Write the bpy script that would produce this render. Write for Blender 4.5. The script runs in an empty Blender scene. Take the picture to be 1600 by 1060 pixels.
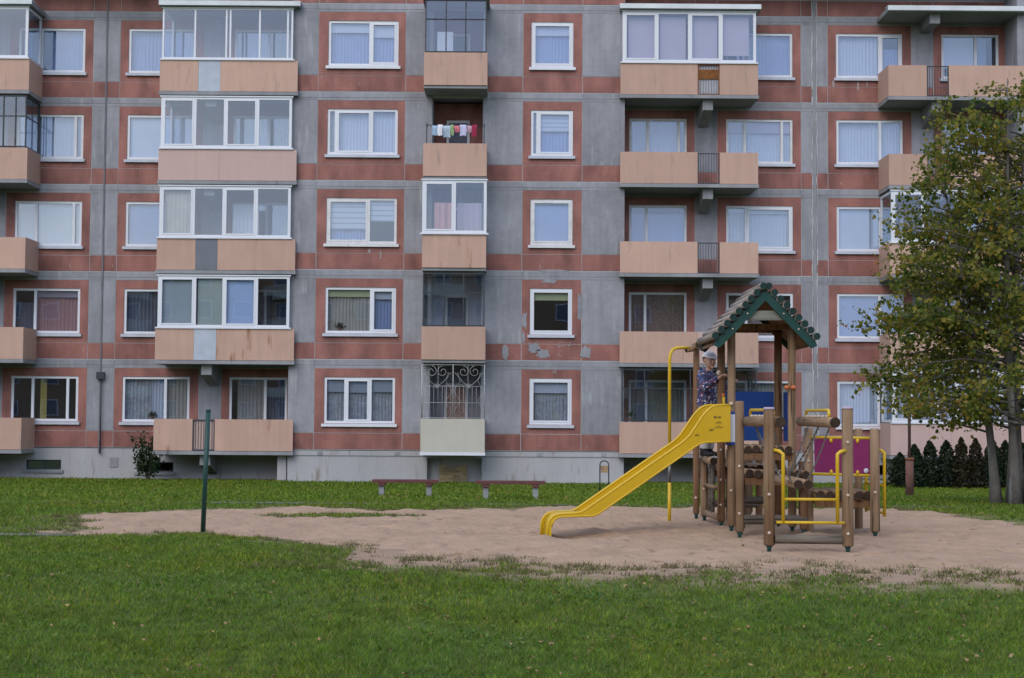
import bpy, bmesh, math, random
import numpy as np
from mathutils import Vector, Matrix
R = math.radians
rnd = random.Random(7)
scene = bpy.context.scene
col = scene.collection

# ------------------------------------------------------------------ camera, world, sun, exposure
cd = bpy.data.cameras.new('camera')
cam = bpy.data.objects.new('camera', cd); col.objects.link(cam)
cd.sensor_width = 36.0
cd.lens = 36.0 * 2373 / 1600
cd.clip_end = 2000
PITCH, ROLL, YAW = 0.0489, 0.0065, 0.00236
_f = Vector((math.sin(YAW) * math.cos(PITCH), math.cos(YAW) * math.cos(PITCH), math.sin(PITCH)))
_r = Vector((math.cos(YAW), -math.sin(YAW), 0)); _u = _r.cross(_f)
_r2 = _r * math.cos(ROLL) + _u * math.sin(ROLL); _u2 = _u * math.cos(ROLL) - _r * math.sin(ROLL)
mw = Matrix((( _r2.x, _u2.x, -_f.x, 0), (_r2.y, _u2.y, -_f.y, 0), (_r2.z, _u2.z, -_f.z, 1.45), (0, 0, 0, 1)))
cam.matrix_world = mw
scene.camera = cam

SUN_EL, SUN_AZ = R(40), R(205)          # soft high light from behind the left shoulder
world = bpy.data.worlds.new('World'); scene.world = world; world.use_nodes = True
wt = world.node_tree; wt.nodes.clear()
wo = wt.nodes.new('ShaderNodeOutputWorld'); bg = wt.nodes.new('ShaderNodeBackground')
sky = wt.nodes.new('ShaderNodeTexSky'); sky.sky_type = 'NISHITA'; sky.sun_disc = False
sky.sun_elevation = SUN_EL; sky.sun_rotation = SUN_AZ
sky.air_density = 1.2; sky.dust_density = 2.0; sky.ozone_density = 1.5
tc = wt.nodes.new('ShaderNodeTexCoord')
mp = wt.nodes.new('ShaderNodeMapping'); mp.inputs['Scale'].default_value = (1, 1, 2.6)
nz = wt.nodes.new('ShaderNodeTexNoise'); nz.inputs['Scale'].default_value = 2.3; nz.inputs['Detail'].default_value = 7; nz.inputs['Roughness'].default_value = 0.55
rp = wt.nodes.new('ShaderNodeValToRGB'); rp.color_ramp.elements[0].position = 0.38; rp.color_ramp.elements[1].position = 0.62
rp.color_ramp.elements[0].color = (0.15, 0.15, 0.15, 1); rp.color_ramp.elements[1].color = (0.92, 0.92, 0.92, 1)
mx = wt.nodes.new('ShaderNodeMixRGB'); mx.inputs[2].default_value = (6.5, 7.5, 10.2, 1)
wt.links.new(tc.outputs['Generated'], mp.inputs['Vector']); wt.links.new(mp.outputs[0], nz.inputs['Vector'])
wt.links.new(nz.outputs['Fac'], rp.inputs[0]); wt.links.new(rp.outputs[0], mx.inputs[0])
wt.links.new(sky.outputs[0], mx.inputs[1]); wt.links.new(mx.outputs[0], bg.inputs[0])
bg.inputs[1].default_value = 0.15
wt.links.new(bg.outputs[0], wo.inputs[0])

sl = bpy.data.lights.new('sun', 'SUN'); sl.energy = 1.2; sl.angle = R(45); sl.color = (1.0, 0.97, 0.94)
so = bpy.data.objects.new('sun', sl); col.objects.link(so)
_d = Vector((math.sin(SUN_AZ) * math.cos(SUN_EL), math.cos(SUN_AZ) * math.cos(SUN_EL), math.sin(SUN_EL)))
so.rotation_euler = _d.to_track_quat('Z', 'Y').to_euler()
so.location = (-20, -20, 40)

scene.view_settings.view_transform = 'Standard'; scene.view_settings.look = 'None'
scene.view_settings.gamma = 1.0; scene.view_settings.use_curve_mapping = False
scene.view_settings.exposure = 0.0
scene.cycles.use_denoising = True
scene.cycles.max_bounces = 4; scene.cycles.diffuse_bounces = 2; scene.cycles.glossy_bounces = 2; scene.cycles.transmission_bounces = 2; scene.cycles.transparent_max_bounces = 10
scene.cycles.caustics_reflective = False; scene.cycles.caustics_refractive = False

# ------------------------------------------------------------------ helpers
class Mesh:
    """collects shapes, then links them as one mesh object"""
    def __init__(s): s.v = []; s.f = []; s.m = []; s.sm = []
    def add(s, vs, fs, mi=0, smooth=False):
        b = len(s.v); s.v += [tuple(p) for p in vs]
        for f in fs: s.f.append(tuple(i + b for i in f)); s.m.append(mi); s.sm.append(smooth)
        return s
    def box(s, x0, x1, y0, y1, z0, z1, mi=0):
        vs = [(x, y, z) for x in (x0, x1) for y in (y0, y1) for z in (z0, z1)]
        return s.add(vs, [(0, 1, 3, 2), (4, 6, 7, 5), (0, 4, 5, 1), (2, 3, 7, 6), (0, 2, 6, 4), (1, 5, 7, 3)], mi)
    def bar(s, a, b, w, h, mi=0, up=(0, 0, 1)):
        a = Vector(a); b = Vector(b); d = (b - a).normalized(); up = Vector(up)
        if abs(d.dot(up)) > 0.99: up = Vector((0, 1, 0))
        sx = d.cross(up).normalized(); sz = sx.cross(d)
        vs = []
        for p in (a, b):
            for i, j in ((-1, -1), (1, -1), (1, 1), (-1, 1)): vs.append(p + sx * i * w / 2 + sz * j * h / 2)
        return s.add(vs, [(3, 2, 1, 0), (4, 5, 6, 7), (0, 1, 5, 4), (1, 2, 6, 5), (2, 3, 7, 6), (3, 0, 4, 7)], mi)
    def tube(s, pts, r, seg=8, mi=0, smooth=True, cap=True, ref=None, capmi=None):
        pts = [Vector(p) for p in pts]; n = len(pts)
        rr = r if isinstance(r, (list, tuple)) else [r] * n
        prev = None; vs = []; fs = []
        for i, p in enumerate(pts):
            t = (pts[min(i + 1, n - 1)] - pts[max(i - 1, 0)])
            t = t.normalized() if t.length > 1e-9 else Vector((0, 0, 1))
            if prev is None:
                a = Vector(ref) if ref else (Vector((1, 0, 0)) if abs(t.x) < 0.9 else Vector((0, 1, 0)))
            else: a = prev
            a = (a - t * a.dot(t)).normalized(); b = t.cross(a); prev = a
            ra, rb = rr[i] if isinstance(rr[i], (list, tuple)) else (rr[i], rr[i])
            for k in range(seg):
                th = 2 * math.pi * k / seg
                vs.append(p + a * math.cos(th) * ra + b * math.sin(th) * rb)
        for i in range(n - 1):
            for k in range(seg):
                k2 = (k + 1) % seg
                fs.append((i * seg + k, i * seg + k2, (i + 1) * seg + k2, (i + 1) * seg + k))
        s.add(vs, fs, mi, smooth)
        if cap:
            b0 = len(s.v) - len(vs); cm = mi if capmi is None else capmi
            s.f.append(tuple(b0 + k for k in range(seg))[::-1]); s.m.append(cm); s.sm.append(False)
            s.f.append(tuple(b0 + (n - 1) * seg + k for k in range(seg))); s.m.append(cm); s.sm.append(False)
        return s
    def ball(s, c, r, seg=10, rings=6, mi=0):
        if not isinstance(r, (tuple, list)): r = (r, r, r)
        vs = []; fs = []
        for i in range(rings + 1):
            ph = math.pi * i / rings
            for k in range(seg):
                th = 2 * math.pi * k / seg
                vs.append((c[0] + r[0] * math.sin(ph) * math.cos(th), c[1] + r[1] * math.sin(ph) * math.sin(th), c[2] + r[2] * math.cos(ph)))
        for i in range(rings):
            for k in range(seg):
                k2 = (k + 1) % seg
                fs.append((i * seg + k, (i + 1) * seg + k, (i + 1) * seg + k2, i * seg + k2))
        return s.add(vs, fs, mi, True)
    def prism(s, poly, axis, a0, a1, mi=0):
        """poly: 2-D outline; axis: 'x','y','z' the direction it is pushed along"""
        def P(u, v, w): return {'x': (w, u, v), 'y': (u, w, v), 'z': (u, v, w)}[axis]
        n = len(poly); vs = [P(u, v, a0) for u, v in poly] + [P(u, v, a1) for u, v in poly]
        fs = [tuple(range(n)), tuple(range(2 * n - 1, n - 1, -1))] + [(i, (i + 1) % n + 0, (i + 1) % n + n, i + n) for i in range(n)]
        return s.add(vs, fs, mi)
    def build(s, name, mats, parent=None, loc=None):
        me = bpy.data.meshes.new(name); me.from_pydata(s.v, [], s.f)
        if not isinstance(mats, (list, tuple)): mats = [mats]
        for m in mats: me.materials.append(m)
        me.polygons.foreach_set('material_index', s.m); me.polygons.foreach_set('use_smooth', s.sm)
        bm = bmesh.new(); bm.from_mesh(me); bmesh.ops.recalc_face_normals(bm, faces=bm.faces); bm.to_mesh(me); bm.free()
        o = bpy.data.objects.new(name, me); col.objects.link(o)
        if parent: o.parent = parent
        if loc: o.location = loc
        return o
def tag(o, label=None, cat=None, group=None, kind=None):
    if label: o['label'] = label
    if cat: o['category'] = cat
    if group: o['group'] = group
    if kind: o['kind'] = kind
    return o
def empty(name, loc=(0, 0, 0), rz=0):
    o = bpy.data.objects.new(name, None); col.objects.link(o); o.location = loc; o.rotation_euler.z = rz
    o.empty_display_size = 0.2
    return o
def bx(x0, x1, y0, y1, z0, z1): return Mesh().box(x0, x1, y0, y1, z0, z1)

def mat(name, c, rough=0.8, var=0.12, scale=2.0, fine=40.0, streak=0.0, spec=0.25, bump=0.0, metal=0.0, rnd_obj=0.0, stain=None, stain_at=0.62, island=0.0, coords='world', bscale=None):
    m = bpy.data.materials.new(name); m.use_nodes = True; t = m.node_tree; N = t.nodes; Lk = t.links
    b = N['Principled BSDF']; b.inputs['Roughness'].default_value = rough; b.inputs['Metallic'].default_value = metal
    b.inputs['Specular IOR Level'].default_value = spec
    g = N.new('ShaderNodeNewGeometry'); P = g.outputs['Position']
    if coords == 'object':
        P = N.new('ShaderNodeTexCoord').outputs['Object']
    def noise(sc, det=4, mscale=None):
        n = N.new('ShaderNodeTexNoise'); n.inputs['Scale'].default_value = sc; n.inputs['Detail'].default_value = det
        if mscale:
            mpn = N.new('ShaderNodeMapping'); mpn.inputs['Scale'].default_value = mscale; Lk.new(P, mpn.inputs[0]); Lk.new(mpn.outputs[0], n.inputs['Vector'])
        else: Lk.new(P, n.inputs['Vector'])
        return n.outputs['Fac']
    def math_(op, a, bb):
        n = N.new('ShaderNodeMath'); n.operation = op
        for i, x in enumerate((a, bb)):
            if isinstance(x, (int, float)): n.inputs[i].default_value = x
            else: Lk.new(x, n.inputs[i])
        return n.outputs[0]
    a = math_('SUBTRACT', noise(scale), 0.5); f = math_('SUBTRACT', noise(fine, 2), 0.5)
    v = math_('ADD', math_('MULTIPLY', a, 4 * var), math_('MULTIPLY', f, 1.6 * var))
    if streak:
        st = math_('SUBTRACT', noise(6, 3, (1, 1, 0.08)), 0.5); v = math_('ADD', v, math_('MULTIPLY', st, 4 * streak))
    if rnd_obj:
        oi = N.new('ShaderNodeObjectInfo'); v = math_('ADD', v, math_('MULTIPLY', math_('SUBTRACT', oi.outputs['Random'], 0.5), 2 * rnd_obj))
    if island:
        v = math_('ADD', v, math_('MULTIPLY', math_('SUBTRACT', g.outputs['Random Per Island'], 0.5), 2 * island))
    v = math_('MAXIMUM', math_('ADD', v, 1.0), 0.15)
    mul = N.new('ShaderNodeVectorMath'); mul.operation = 'SCALE'; mul.inputs[0].default_value = c[:3]; Lk.new(v, mul.inputs['Scale'])
    out = mul.outputs[0]
    if stain:
        sn = noise(3.2, 6, (1.6, 1.6, 0.28)); r_ = N.new('ShaderNodeMapRange'); r_.inputs[1].default_value = stain_at; r_.inputs[2].default_value = stain_at + 0.12
        Lk.new(sn, r_.inputs[0]); mixn = N.new('ShaderNodeMixRGB'); mixn.inputs[2].default_value = (*stain, 1); Lk.new(r_.outputs[0], mixn.inputs[0]); Lk.new(out, mixn.inputs[1]); out = mixn.outputs[0]
    Lk.new(out, b.inputs['Base Color'])
    if bump:
        bn = N.new('ShaderNodeBump'); bn.inputs['Strength'].default_value = bump; bn.inputs['Distance'].default_value = 0.02
        Lk.new(noise(bscale or fine, 4), bn.inputs['Height']); Lk.new(bn.outputs[0], b.inputs['Normal'])
    return m

def tile_mat(name, c1, c2, joint, size=0.072):
    m = bpy.data.materials.new(name); m.use_nodes = True; t = m.node_tree; N = t.nodes; Lk = t.links
    b = N['Principled BSDF']; b.inputs['Roughness'].default_value = 0.6; b.inputs['Specular IOR Level'].default_value = 0.3
    g = N.new('ShaderNodeNewGeometry'); sp = N.new('ShaderNodeSeparateXYZ'); Lk.new(g.outputs['Position'], sp.inputs[0])
    cb = N.new('ShaderNodeCombineXYZ'); Lk.new(sp.outputs[0], cb.inputs[0]); Lk.new(sp.outputs[2], cb.inputs[1])
    br = N.new('ShaderNodeTexBrick'); br.offset = 0; br.inputs['Scale'].default_value = 1
    br.inputs['Brick Width'].default_value = size; br.inputs['Row Height'].default_value = size; br.inputs['Mortar Size'].default_value = 0.006; br.inputs['Mortar Smooth'].default_value = 0.3
    br.inputs['Color1'].default_value = (*c1, 1); br.inputs['Color2'].default_value = (*c2, 1); br.inputs['Mortar'].default_value = (*joint, 1)
    Lk.new(cb.outputs[0], br.inputs['Vector'])
    def noise(sc, ms=(1, 1, 1), det=5):
        mpn = N.new('ShaderNodeMapping'); mpn.inputs['Scale'].default_value = ms; Lk.new(g.outputs['Position'], mpn.inputs[0])
        n = N.new('ShaderNodeTexNoise'); n.inputs['Scale'].default_value = sc; n.inputs['Detail'].default_value = det; Lk.new(mpn.outputs[0], n.inputs['Vector']); return n.outputs['Fac']
    mr = N.new('ShaderNodeMapRange'); mr.inputs[1].default_value = 0.3; mr.inputs[2].default_value = 0.7; mr.inputs[3].default_value = 0.64; mr.inputs[4].default_value = 1.32; Lk.new(noise(1.3, (1.5, 1.5, .7), 7), mr.inputs[0])
    sc = N.new('ShaderNodeVectorMath'); sc.operation = 'SCALE'; Lk.new(br.outputs['Color'], sc.inputs[0]); Lk.new(mr.outputs[0], sc.inputs['Scale'])
    # lime bloom run down the tiles here and there
    m2 = N.new('ShaderNodeMapRange'); m2.inputs[1].default_value = 0.70; m2.inputs[2].default_value = 0.78; m2.inputs[4].default_value = 0.55; Lk.new(noise(3.5, (2.2, 2.2, 0.5), 6), m2.inputs[0])
    mixn = N.new('ShaderNodeMixRGB'); mixn.inputs[2].default_value = (0.5, 0.46, 0.46, 1); Lk.new(m2.outputs[0], mixn.inputs[0]); Lk.new(sc.outputs[0], mixn.inputs[1])
    Lk.new(mixn.outputs[0], b.inputs['Base Color'])
    bp = N.new('ShaderNodeBump'); bp.inputs['Strength'].default_value = 0.4; bp.inputs['Distance'].default_value = 0.004; bp.invert = True
    Lk.new(br.outputs['Fac'], bp.inputs['Height']); Lk.new(bp.outputs[0], b.inputs['Normal'])
    return m

def glass_mat(name, refl=0.16, tint=(0.86, 0.9, 0.93), wob=0.0):
    m = bpy.data.materials.new(name); m.use_nodes = True; t = m.node_tree; N = t.nodes; Lk = t.links; N.clear()
    o = N.new('ShaderNodeOutputMaterial'); tr = N.new('ShaderNodeBsdfTransparent'); tr.inputs[0].default_value = (*tint, 1)
    gl = N.new('ShaderNodeBsdfGlossy'); gl.inputs['Roughness'].default_value = 0.01; gl.inputs['Color'].default_value = (0.74, 0.84, 1.0, 1)
    lw = N.new('ShaderNodeLayerWeight'); lw.inputs[0].default_value = 0.5
    mr = N.new('ShaderNodeMapRange'); mr.inputs[3].default_value = refl; mr.inputs[4].default_value = 1.0; 
    pw = N.new('ShaderNodeMath'); pw.operation = 'POWER'; pw.inputs[1].default_value = 4; Lk.new(lw.outputs['Facing'], pw.inputs[0]); Lk.new(pw.outputs[0], mr.inputs[0])
    mixs = N.new('ShaderNodeMixShader'); Lk.new(mr.outputs[0], mixs.inputs[0]); Lk.new(tr.outputs[0], mixs.inputs[1]); Lk.new(gl.outputs[0], mixs.inputs[2]); Lk.new(mixs.outputs[0], o.inputs[0])
    g = N.new('ShaderNodeNewGeometry'); nn = N.new('ShaderNodeTexNoise'); nn.inputs['Scale'].default_value = 1.3; nn.inputs['Detail'].default_value = 1; Lk.new(g.outputs['Position'], nn.inputs['Vector'])
    bp = N.new('ShaderNodeBump'); bp.inputs['Strength'].default_value = 0.10; bp.inputs['Distance'].default_value = 0.008; Lk.new(nn.outputs['Fac'], bp.inputs['Height']); Lk.new(bp.outputs[0], gl.inputs['Normal'])
    return m

def wood_mat(name, c1, c2, rough=0.8, ax='z'):
    m = bpy.data.materials.new(name); m.use_nodes = True; t = m.node_tree; N = t.nodes; Lk = t.links
    b = N['Principled BSDF']; b.inputs['Roughness'].default_value = rough; b.inputs['Specular IOR Level'].default_value = 0.2
    g = N.new('ShaderNodeNewGeometry'); oi = N.new('ShaderNodeObjectInfo')
    ms = {'x': (0.5, 14, 14), 'y': (14, 0.5, 14), 'z': (14, 14, 0.5)}[ax]
    mpn = N.new('ShaderNodeMapping'); mpn.inputs['Scale'].default_value = ms; Lk.new(g.outputs['Position'], mpn.inputs[0])
    n1 = N.new('ShaderNodeTexNoise'); n1.inputs['Scale'].default_value = 2.0; n1.inputs['Detail'].default_value = 8; Lk.new(mpn.outputs[0], n1.inputs['Vector'])
    n2 = N.new('ShaderNodeTexNoise'); n2.inputs['Scale'].default_value = 1.7; n2.inputs['Detail'].default_value = 3; Lk.new(g.outputs['Position'], n2.inputs['Vector'])
    ad = N.new('ShaderNodeMath'); ad.operation = 'ADD'; Lk.new(n1.outputs['Fac'], ad.inputs[0]); Lk.new(n2.outputs['Fac'], ad.inputs[1])
    a2 = N.new('ShaderNodeMath'); a2.operation = 'MULTIPLY_ADD'; a2.inputs[1].default_value = 0.3; Lk.new(oi.outputs['Random'], a2.inputs[0]); Lk.new(ad.outputs[0], a2.inputs[2])
    r_ = N.new('ShaderNodeMapRange'); r_.inputs[1].default_value = 0.8; r_.inputs[2].default_value = 1.5; Lk.new(a2.outputs[0], r_.inputs[0])
    mixn = N.new('ShaderNodeMixRGB'); mixn.inputs[1].default_value = (*c1, 1); mixn.inputs[2].default_value = (*c2, 1); Lk.new(r_.outputs[0], mixn.inputs[0])
    # drying cracks
    r2 = N.new('ShaderNodeMapRange'); r2.inputs[1].default_value = 0.33; r2.inputs[2].default_value = 0.40; r2.inputs[3].default_value = 0.35; Lk.new(n1.outputs['Fac'], r2.inputs[0])
    sc = N.new('ShaderNodeVectorMath'); sc.operation = 'SCALE'; Lk.new(mixn.outputs[0], sc.inputs[0]); Lk.new(r2.outputs[0], sc.inputs['Scale'])
    Lk.new(sc.outputs[0], b.inputs['Base Color'])
    bp = N.new('ShaderNodeBump'); bp.inputs['Strength'].default_value = 0.35; bp.inputs['Distance'].default_value = 0.01; Lk.new(n1.outputs['Fac'], bp.inputs['Height']); Lk.new(bp.outputs[0], b.inputs['Normal'])
    return m

# ------------------------------------------------------------------ materials
M = {}
M['concrete'] = mat('concrete', (0.285, 0.288, 0.315), 0.9, 0.17, 0.9, 7, streak=0.11, bump=0.25, rnd_obj=0.1, stain=(0.37, 0.38, 0.40), stain_at=0.61)
M['joint'] = mat('joint', (0.52, 0.52, 0.54), 0.9, 0.12, 1.5)
M['slab'] = mat('slab_concrete', (0.27, 0.275, 0.29), 0.9, 0.18, 1.2, 14, streak=0.05, bump=0.2, stain=(0.12, 0.11, 0.11), stain_at=0.66)
M['base'] = mat('foundation_render', (0.40, 0.395, 0.41), 0.9, 0.10, 0.6, 12, streak=0.04, bump=0.2, stain=(0.27, 0.24, 0.22), stain_at=0.60)
M['tile'] = tile_mat('red_mosaic_tile', (0.295, 0.116, 0.094), (0.262, 0.104, 0.086), (0.30, 0.155, 0.132))
M['peach'] = mat('peach_panel', (0.51, 0.335, 0.262), 0.75, 0.06, 1.2, 20, streak=0.05, rnd_obj=0.08, bump=0.05, stain=(0.36, 0.26, 0.21), stain_at=0.62)
M['peachrust'] = mat('peach_panel_rusty', (0.51, 0.335, 0.262), 0.75, 0.06, 1.2, 20, streak=0.07, bump=0.05, stain=(0.30, 0.15, 0.09), stain_at=0.61)
M['pink'] = mat('pink_panel', (0.54, 0.385, 0.345), 0.75, 0.04, 1.2, 20, streak=0.03, bump=0.03)
M['cream'] = mat('cream_panel', (0.50, 0.475, 0.405), 0.75, 0.05, 1.2, 20, streak=0.03)
M['greypanel'] = mat('light_grey_panel', (0.44, 0.49, 0.56), 0.7, 0.10, 3, 20, streak=0.03)
M['darkpanel'] = mat('dark_grey_panel', (0.17, 0.18, 0.21), 0.7, 0.08, 3, 20)
M['pvc'] = mat('white_window_frame', (0.68, 0.70, 0.75), 0.4, 0.03, 1.5, 20, spec=0.4)
M['oldpaint'] = mat('old_white_paint', (0.66, 0.66, 0.67), 0.6, 0.12, 4, 30, stain=(0.42, 0.40, 0.38), stain_at=0.64)
M['sill'] = mat('sill_sheet', (0.50, 0.53, 0.60), 0.5, 0.12, 3, 20)
M['darkmetal'] = mat('dark_metal', (0.035, 0.04, 0.05), 0.5, 0.15, 5, spec=0.4)
M['rust'] = mat('rusty_metal', (0.22, 0.09, 0.04), 0.85, 0.25, 8, 60)
M['whitemetal'] = mat('white_painted_steel', (0.42, 0.42, 0.43), 0.6, 0.15, 6)
M['room'] = mat('dim_room', (0.085, 0.075, 0.07), 0.9, 0.2, 0.6)  # darkness of the unlit rooms put into the wall and floor colour
M['glass'] = glass_mat('window_glass', 0.21, (0.80, 0.86, 0.93))
M['glass2'] = glass_mat('balcony_glass', 0.17, (0.88, 0.92, 0.96))
M['c_white'] = mat('white_curtain', (0.56, 0.59, 0.67), 0.9, 0.05, 2)  # white cloth, with the blue sky reflection of the panes tinted in
M['c_blue'] = mat('bluish_curtain_and_sky', (0.29, 0.36, 0.56), 0.9, 0.06, 2)  # blue cloth with sky reflection tinted in; also colours sheets imitating reflected sky
M['c_lace'] = mat('lace_curtain', (0.40, 0.41, 0.43), 0.9, 0.28, 9, 40)
M['c_cream'] = mat('cream_curtain', (0.46, 0.42, 0.36), 0.9, 0.10, 4)
M['c_pink'] = mat('pink_curtain', (0.55, 0.30, 0.29), 0.9, 0.10, 2)
M['c_yellow'] = mat('yellow_curtain', (0.55, 0.42, 0.10), 0.9, 0.10, 2)
M['c_green'] = mat('yellow_green_blind', (0.52, 0.54, 0.30), 0.9, 0.05, 2)
M['c_grey'] = mat('grey_blind', (0.34, 0.38, 0.45), 0.9, 0.05, 2)
M['c_dark'] = mat('dark_curtain', (0.14, 0.15, 0.19), 0.9, 0.15, 3)
M['c_lilac'] = mat('lilac_blind', (0.44, 0.37, 0.44), 0.9, 0.04, 2)
M['c_pat'] = mat('patterned_curtain', (0.34, 0.23, 0.19), 0.9, 0.5, 22, 60)
M['c_haze'] = mat('pale_green_film', (.38, .44, .42), .9, .04, 2); M['c_haze2'] = mat('pale_grey_film', (.36, .42, .47), .9, .10, 1.5); M['c_sky'] = mat('pale_blue_blind', (.42, .54, .80), .9, .04, 2)
M['lime'] = mat('lime_bloom', (.36, .30, .30), .9, .2, 8)
M['flash'] = mat('white_flashing', (0.62, 0.66, 0.68), 0.5, 0.12, 2, 20)
M['ybrick'] = mat('yellow_brick', (0.42, 0.31, 0.17), 0.9, 0.12, 6, 40, rnd_obj=0.25)
M['mortar'] = mat('mortar', (0.33, 0.30, 0.26), 0.9, 0.1, 4)

# ------------------------------------------------------------------ ground
def ss(a, b, t):
    t = np.clip((np.asarray(t, float) - a) / (b - a), 0, 1); return t * t * (3 - 2 * t)
def G(Y): return -0.2 * (1 - ss(9, 14, Y)) - 0.70 * ss(21, 46, Y)
def Gz(Y): return float(G(Y))
_ng = np.random.RandomState(3); _lat = _ng.rand(64, 64)
def vnoise(x, y, s):
    x = np.asarray(x, float) * s; y = np.asarray(y, float) * s
    xi = np.floor(x).astype(int); yi = np.floor(y).astype(int); fx = x - xi; fy = y - yi
    fx = fx * fx * (3 - 2 * fx); fy = fy * fy * (3 - 2 * fy)
    g = lambda i, j: _lat[i % 64, j % 64]
    return (g(xi, yi) * (1 - fx) + g(xi + 1, yi) * fx) * (1 - fy) + (g(xi, yi + 1) * (1 - fx) + g(xi + 1, yi + 1) * fx) * fy
def fbm(x, y, s):
    return (vnoise(x, y, s) + 0.5 * vnoise(x + 11.3, y + 4.1, 2.1 * s) + 0.25 * vnoise(x + 3.7, y + 17.9, 4.3 * s)) / 1.75
SAND = [(-4.95, 17.75), (-4.18, 17.8), (-3.54, 18.2), (-2.54, 17.2), (-1.58, 16.2), (-.91, 15.4), (.05, 15.0), (1.26, 14.5), (3.03, 14.3), (4.86, 14.3), (7, 14.3), (9.5, 15), (10, 17), (8.5, 19.3), (6.9, 20.3), (6.64, 22.3), (6.1, 23.9), (2.1, 24.2), (-.6, 23.3), (-1.44, 22.5), (-2.27, 23.1), (-3.18, 23.4), (-3.95, 22.8), (-5.0, 22.1), (-5.55, 21.4), (-5.6, 20.0), (-5.4, 18.6)]
def sdf(x, y):
    """distance inside the sand outline (positive inside)"""
    x = np.asarray(x, float); y = np.asarray(y, float)
    d = np.full(x.shape, 1e9); ins = np.zeros(x.shape, bool); n = len(SAND)
    for i in range(n):
        ax, ay = SAND[i]; b_x, b_y = SAND[(i + 1) % n]
        ex, ey = b_x - ax, b_y - ay; t = np.clip(((x - ax) * ex + (y - ay) * ey) / (ex * ex + ey * ey), 0, 1)
        d = np.minimum(d, np.hypot(x - ax - t * ex, y - ay - t * ey))
        c_ = ((ay > y) != (b_y > y)) & (x < ex * (y - ay) / (ey if ey else 1e-9) + ax); ins ^= c_
    s = np.where(ins, d, -d) + (fbm(x, y, 1.6) - 0.5) * 1.3 + (fbm(x + 31, y + 7, 6.0) - 0.5) * 0.35
    tongue = 1 - np.hypot((x + 2.4) / 1.0, (y - 21.4) / 0.55)
    return np.where(tongue > -0.6, np.minimum(s, -tongue * 0.7 + (fbm(x, y, 4) - 0.5) * 0.9), s)

xs = np.concatenate([[-400, -150, -60, -30, -18, -12], np.arange(-8, 11.01, 0.15), [14, 20, 35, 70, 150, 400]])
ys = np.concatenate([[-200, -80, -45, -20, -5, 2, 5, 7], np.arange(8, 27, 0.15), np.arange(27, 52, 0.8), [56, 70, 120, 400]])
gx, gy = np.meshgrid(xs, ys); sd = sdf(gx.ravel(), gy.ravel()); gz = G(gy) - 0.2 * ss(0.2, 0.6, sd).reshape(gy.shape)
me = bpy.data.meshes.new('lawn')
nx, ny = len(xs), len(ys); idx = np.arange(nx * ny).reshape(ny, nx)
quads = np.stack([idx[:-1, :-1], idx[:-1, 1:], idx[1:, 1:], idx[1:, :-1]], -1).reshape(-1, 4)
me.from_pydata(np.stack([gx, gy, gz], -1).reshape(-1, 3).tolist(), [], quads.tolist())
bare = np.clip((sd + np.where((gx.ravel() > -1.6) & (gy.ravel() < 17), 1.75, 1.1)) / 1.1, 0, 1) * np.where((gx.ravel() > -1.6) & (gy.ravel() < 17), 1.0, 0.55)
at_ = me.attributes.new('bare', 'FLOAT', 'POINT'); at_.data.foreach_set('value', bare.astype(np.float32))
me.polygons.foreach_set('use_smooth', [True] * len(me.polygons))
def lawn_mat():
    m = mat('lawn_soil', (0.062, 0.100, 0.014), 0.95, 0.16, 0.6, 6, bump=0.6, bscale=18)
    t = m.node_tree; N = t.nodes; Lk = t.links; b = N['Principled BSDF']
    src = b.inputs['Base Color'].links[0].from_socket
    a = N.new('ShaderNodeAttribute'); a.attribute_name = 'bare'
    g = N.new('ShaderNodeNewGeometry'); nn = N.new('ShaderNodeTexNoise'); nn.inputs['Scale'].default_value = 5; nn.inputs['Detail'].default_value = 6; Lk.new(g.outputs['Position'], nn.inputs['Vector'])
    ad = N.new('ShaderNodeMath'); ad.operation = 'MULTIPLY_ADD'; ad.inputs[1].default_value = 1.4; ad.inputs[2].default_value = -0.7; Lk.new(nn.outputs['Fac'], ad.inputs[0])
    a2 = N.new('ShaderNodeMath'); a2.operation = 'ADD'; a2.use_clamp = True; Lk.new(a.outputs['Fac'], a2.inputs[0])
    m3 = N.new('ShaderNodeMath'); m3.operation = 'MULTIPLY'; Lk.new(ad.outputs[0], m3.inputs[0]); Lk.new(a.outputs['Fac'], m3.inputs[1]); Lk.new(m3.outputs[0], a2.inputs[1])
    mixn = N.new('ShaderNodeMixRGB'); mixn.inputs[2].default_value = (0.33, 0.225, 0.15, 1); Lk.new(a2.outputs[0], mixn.inputs[0]); Lk.new(src, mixn.inputs[1]); Lk.new(mixn.outputs[0], b.inputs['Base Color'])
    return m
me.materials.append(lawn_mat())
lawn = bpy.data.objects.new('lawn', me); col.objects.link(lawn); tag(lawn, 'short green lawn in front of the apartment block', 'lawn', kind='structure')

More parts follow.
